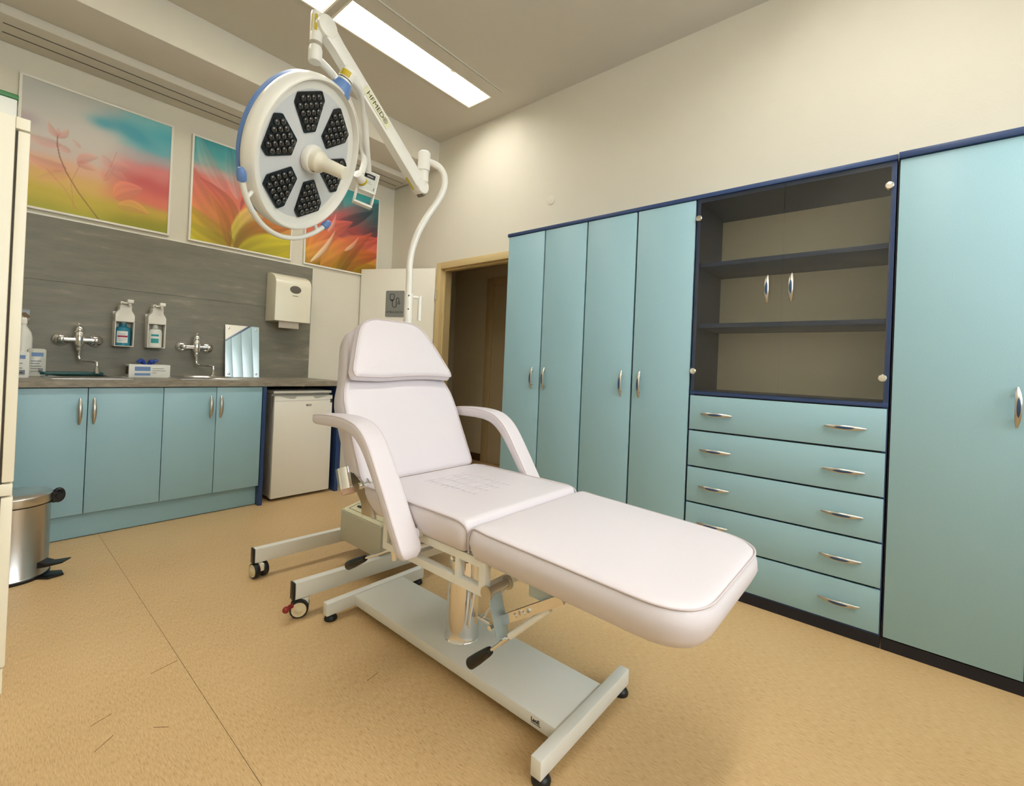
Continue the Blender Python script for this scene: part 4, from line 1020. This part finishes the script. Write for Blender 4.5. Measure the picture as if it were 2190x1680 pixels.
# joint at the top of the neck
J = V((1.599, 2.067, 0))
m = MB(); m.lathe([(.030, 2.165), (.034, 2.168), (.034, 2.268), (.028, 2.274), (0, 2.276)], J, Z, 32); t.part('joint_sleeve', m, LAMPW)
m = MB(); m.lathe([(.028, 2.105), (.028, 2.165)], J, Z, 28); t.part('joint_neck', m, LAMPW)
EL = V((1.586, 2.078, 2.078)); KT = V((.962, 1.992, 2.560))
ad = (KT-EL).normalized(); asd = ad.cross(Z).normalized(); au = asd.cross(ad)
if asd.y > 0: asd = -asd
m = MB(); m.lathe([(.040, -.030), (.043, -.026), (.043, .026), (.040, .030)], EL, asd, 36); m.cyl(EL, J+Z*2.115, .027, n=24); t.part('elbow', m, LAMPW)
m = MB()
def arm_sec(p, hw_, hh): return [p+asd*hw_*cx_+au*hh*cz for cx_, cz in ((-1, -.85), (-.85, -1), (.85, -1), (1, -.85), (1, .85), (.85, 1), (-.85, 1), (-1, .85))]
La = (KT-EL).length
m.rings([arm_sec(EL+ad*s_*La, a, b) for s_, a, b in ((-.02, .026, .036), (.05, .028, .041), (.12, .028, .039), (.9, .026, .033), (.96, .026, .038), (1.0, .026, .036))]); t.part('spring_arm', m, LAMPW)
m = MB(); m.obox(EL+ad*-.045-asd*.024-au*.036, ad*.03, asd*.048, au*.05); t.part('arm_end', m, mat('grey_end', rgb(120, 112, 98), .4), bevel=.004)
m = MB(); m.obox(EL+ad*.0-asd*.02-au*.0418, ad*.085, asd*.012, au*.002); t.part('warning_label', m, YELLOW)
lc_ = EL+ad*La*.545+asd*.0282
m = MB(); m.obox(lc_-ad*.10-au*.024, ad*.20, au*.044, asd*.0012); lp_ = t.part('maker_plate', m, mat('plate_ivory', rgb(226, 222, 190), .4))
m = MB(); m.text('HFMED®', lc_+asd*.0018-au*.002, -ad, -ad.cross(asd) if (-ad).cross(asd).z > 0 else ad.cross(asd), .040, bold=0); t.part('lettering', m, SIGNK, lp_)
m = MB(); m.lathe([(.041, -.032), (.046, -.028), (.046, .028), (.041, .032)], KT, asd, 36); t.part('knuckle_hub', m, LAMPW)
KV = V((.930, 2.002, 0))
m = MB(); m.rings([[KV+V((.026*s_*math.cos(a), .026*s_*math.sin(a), zz)) for a in [2*PI*i/28 for i in range(28)]] for s_, zz in ((1.0, 2.46), (1.0, 2.60), (.9, 2.612), (.4, 2.616))]); m.cyl(KV+Z*2.575, KT, .036, n=24); t.part('knuckle', m, LAMPW)
m = MB(); m.cyl(KV+Z*2.462, KV+Z*2.478, .0275, n=28); t.part('knuckle_ring', m, mat('ring_grey', rgb(164, 156, 140), .4))
m = MB(); m.lathe([(0, 2.392), (.026, 2.394), (.029, 2.398), (.029, 2.45), (.026, 2.46)], KV, Z, 28); t.part('lower_sleeve', m, LAMPW)
m = MB(); m.obox(KV+V((-.0285, -.012, 2.52)), V((.003, .0, 0)), V((.004, .012, 0)), V((0, 0, .07)));
m.obox(KV+V((-.019, -.0215, 2.52)), V((.010, -.0055, 0)), V((.0005, .0005, 0)), V((0, 0, .07))); t.part('warning_label', m, YELLOW)
# yoke arms
m = MB(); pa = [(.942, 2.006, 2.415), (.97, 2.022, 2.422), (1.035, 2.058, 2.424), (1.10, 2.094, 2.412), (1.165, 2.13, 2.375), (1.225, 2.163, 2.315), (1.275, 2.19, 2.245), (1.31, 2.21, 2.19), (1.315, 2.212, 2.14), (1.292, 2.199, 2.075)]
m.tube(smooth_path(pa, 6), .0165, 16); t.part('yoke_arm', m, LAMPW, label='outer bent tube behind the lamp head')
m = MB(); pb = [(1.045, 1.93, 2.362), (1.10, 1.962, 2.372), (1.15, 1.995, 2.373), (1.19, 2.03, 2.353), (1.225, 2.075, 2.315), (1.26, 2.12, 2.268), (1.30, 2.17, 2.215), (1.342, 2.222, 2.17), (1.374, 2.262, 2.13)]
m.tube(smooth_path(pb, 6), .0165, 16); t.part('yoke_arm', m, LAMPW, label='inner bent tube from head collar to handle panel')
PV = V((1.284, 2.195, 2.053)); pdv = V((.80, .50, -.30)).normalized()
m = MB(); m.lathe([(0, -.03), (.022, -.028), (.024, -.024), (.024, .022), (.022, .028)], PV, pdv, 28); pv = t.part('pivot', m, LAMPW)
m = MB(); m.lathe([(.0248, .022), (.0248, .036), (.022, .038)], PV, pdv, 28); t.part('pivot_ring', m, YELLOW, pv)
# head
HC = V((.940, 2.016, 1.977)); HN = V((.4915, -.7732, -.4008)).normalized(); HH = V((.8439, .5364, 0)).normalized(); HW = HN.cross(HH).normalized()
if HW.z < 0: HW = -HW
def H(u, v, n_): return HC+HH*u+HW*v+HN*n_
m = MB(); m.lathe([(0, -.125), (.16, -.122), (.27, -.105), (.312, -.085), (.321, -.079)], HC, HN, 80); hb = t.part('head_back', m, LAMPW)
m = MB(); m.lathe([(.318, -.080), (.3255, -.078), (.3265, -.062), (.324, -.060)], HC, HN, 96); t.part('blue_rim', m, LAMPB)
m = MB(); m.lathe([(.322, -.061), (.331, -.05), (.333, -.03), (.330, -.008), (.327, .004), (.322, .0105), (.316, .0105), (.311, .003), (.307, -.014), (.29, -.0165), (.27, -.017)], HC, HN, 96, cap=False); hs_ = t.part('head_shell', m, LAMPW)
m = MB(); m.lathe([(.308, -.018), (.27, -.0168), (.05, -.0118), (0, -.0118)], HC, HN, 96); fc = t.part('face', m, LAMPF, label='pale grey face plate')
lens0 = None
rho = .19; sp = .0285
for k in range(6):
    ang = PI/2+math.radians(34)-k*PI/3
    # 34 degrees was found relative to the field order; fields start at the top
    ang = PI/2-k*PI/3+math.radians(34)
    er = HH*math.cos(ang)+HW*math.sin(ang); et = HH*-math.sin(ang)+HW*math.cos(ang)
    c = HC+er*.187+HN*-.0155
    poly = round_poly([(-.082, -.034), (-.082, .034), (.040, .088), (.078, .070), (.078, -.070), (.040, -.088)], .006, 3)
    m = MB(); m.prism(poly, c, er, et, V((0, 0, 0)), HN*.006); mod = t.part('led_field', m, LENSB)
    rows = [(.066, 4), (.036, 5), (.004, 4), (-.028, 3), (-.06, 2)]
    dw = .0305
    rows = [(.056, 4), (.0275, 5), (-.001, 4), (-.0295, 3), (-.058, 2)]
    for (ru, cnt) in rows:
        for j in range(cnt):
            p = c+er*ru+et*((j-(cnt-1)/2)*dw)+HN*.005
            if lens0 is None:
                lm = MB(); lm.lathe([(.0135, 0), (.0138, .003), (.0118, .0075), (.007, .011), (0, .0122)], V((0, 0, 0)), HN, 14)
                lens0 = lm
                first = mesh_object('lens', lm, LENS); lob = first
            else:
                lob = first.copy(); COL.objects.link(lob)
            lob.parent = mod; lob.location = p-t.L
# sterile handle
m = MB(); m.lathe([(.045, -.012), (.056, -.01), (.060, .0), (.060, .016), (.056, .022), (.050, .022)], HC, HN, 44); hr = t.part('handle_ring', m, LAMPW)
m = MB(); m.lathe([(.049, .02), (.048, .044), (.044, .054), (.034, .064), (.031, .08), (.028, .172), (.026, .178), (0, .179)], HC, HN, 40); hg = t.part('grip_handle', m, mat('handle_cream', rgb(228, 222, 204), .4))
m = MB(); m.obox(H(-.003, -.0495, .028)-HW*.001, HH*.0025, HW*.003, HN*.014); t.part('index_mark', m, BLACK, hr)
# guard rail below the head
R_g = .372; arc = [H(R_g*math.cos(a), R_g*math.sin(a), -.005) for a in [math.radians(218+(322-218)*i/30) for i in range(31)]]
m = MB(); m.tube(arc, .0115, 14); gr = t.part('guard_rail', m, LAMPW)
for aa, sg in ((math.radians(216.5), -1), (math.radians(323), 1)):
    tp = H(R_g*math.cos(aa), R_g*math.sin(aa), -.005); td = (-HH*math.sin(aa)+HW*math.cos(aa))*sg
    m = MB(); m.lathe([(.0125, -.022), (.017, -.018), (.018, .0), (.016, .02), (.009, .03), (0, .032)], tp, td, 24); t.part('blue_end', m, LAMPB, gr)
for aa in (231, 313):
    a = math.radians(aa); m = MB(); m.tube([H(R_g*math.cos(a), R_g*math.sin(a), -.005), H(.322*math.cos(a), .322*math.sin(a), -.02)], .009, 12); t.part('rail_stub', m, LAMPW, gr)
# neck of the head
ca_ = math.radians(85.5); cr = HH*math.cos(ca_)+HW*math.sin(ca_); co = HC+HN*-.035+HH*.006
m = MB(); m.lathe([(.050, .315), (.050, .325), (.036, .372), (.035, .374)], co, cr, 36); t.part('neck_cone', m, LAMPB)
m = MB(); m.lathe([(.031, .374), (.031, .384)], co, cr, 32); m.lathe([(.032, .388), (.032, .432), (.027, .438), (0, .439)], co, cr, 32); nk = t.part('neck_collar', m, LAMPW)
m = MB(); m.lathe([(.0315, .384), (.0315, .388)], co, cr, 32); t.part('neck_seal', m, BLACK, nk)
m = MB()
cv = -F_; e1 = (cv-cr*cv.dot(cr)).normalized(); e2 = cr.cross(e1)
m.rings([[co+cr*hh_+(e1*math.cos(a)+e2*math.sin(a))*.0325 for a in [-.9+1.8*i/12 for i in range(13)]] for hh_ in (.392, .420)], False, False, False); t.part('warning_label', m, YELLOW, nk)
# handle panel with display
def RAY(u, v, d):                             # a point of the place from a measured direction and distance
    return V((0, 0, EYE))+(F_+R_*((u-1095)/FPX)-U_*((v-PCY)/FPX))*d
po = V((1.376, 2.271, 2.052))
pz = (R_*.20+U_*.96+F_*.10).normalized(); px_ = R_*.80-U_*.25+F_*.50; px_ = (px_-pz*px_.dot(pz)).normalized(); pn_ = px_.cross(pz)
if pn_.dot(F_) > 0: pn_ = -pn_
def PP(u, v, n_=0): return po+px_*u+pz*v+pn_*n_
m = MB()
wv, hv, dv = .052, .092, .045
for (u0, u1, v0, v1) in ((-wv, wv, -.028, hv), (-wv, -wv+.010, -hv, -.028), (wv-.010, wv, -hv, -.028), (-wv, wv, -hv-.014, -hv)):
    m.obox(PP(u0, v0), px_*(u1-u0), pz*(v1-v0), -pn_*dv)
t.part('handle_panel', m, LAMPW, bevel=.005)
m = MB(); m.obox(PP(-.043, -.018, .0005), px_*.088, pz*.10, pn_*.001); fp = t.part('keypad', m, mat('keypad_grey', rgb(208, 210, 198), .4))
m = MB(); m.obox(PP(-.028, .048, .0016), px_*.058, pz*.024, pn_*.001); t.part('display', m, SCREEN, fp)
m = MB(); m.obox(PP(-.014, .055, .0028), px_*.034, pz*.009, pn_*.0005); t.part('display_digits', m, mat('digits', rgb(150, 140, 136), .4), fp)
m = MB()
for (u, v) in ((-.036, .062), (-.036, .03), (-.034, .0), (.036, .0), (.036, -.008), (-.036, -.006)): m.lathe([(.004, 0), (.004, .001)], PP(u, v, .0016), pn_, 10)
m.obox(PP(-.02, .028, .0016), px_*.034, pz*.002, pn_*.0005); m.obox(PP(-.02, .018, .0016), px_*.04, pz*.002, pn_*.0005)
t.part('key_print', m, mat('print_mid', rgb(130, 130, 122), .5), fp)
m = MB(); m.tube([PV+pdv*.030, PP(-.045, .03, -.025)], .02, 16); t.part('panel_neck', m, LAMPW)
bpy.context.view_layer.update()
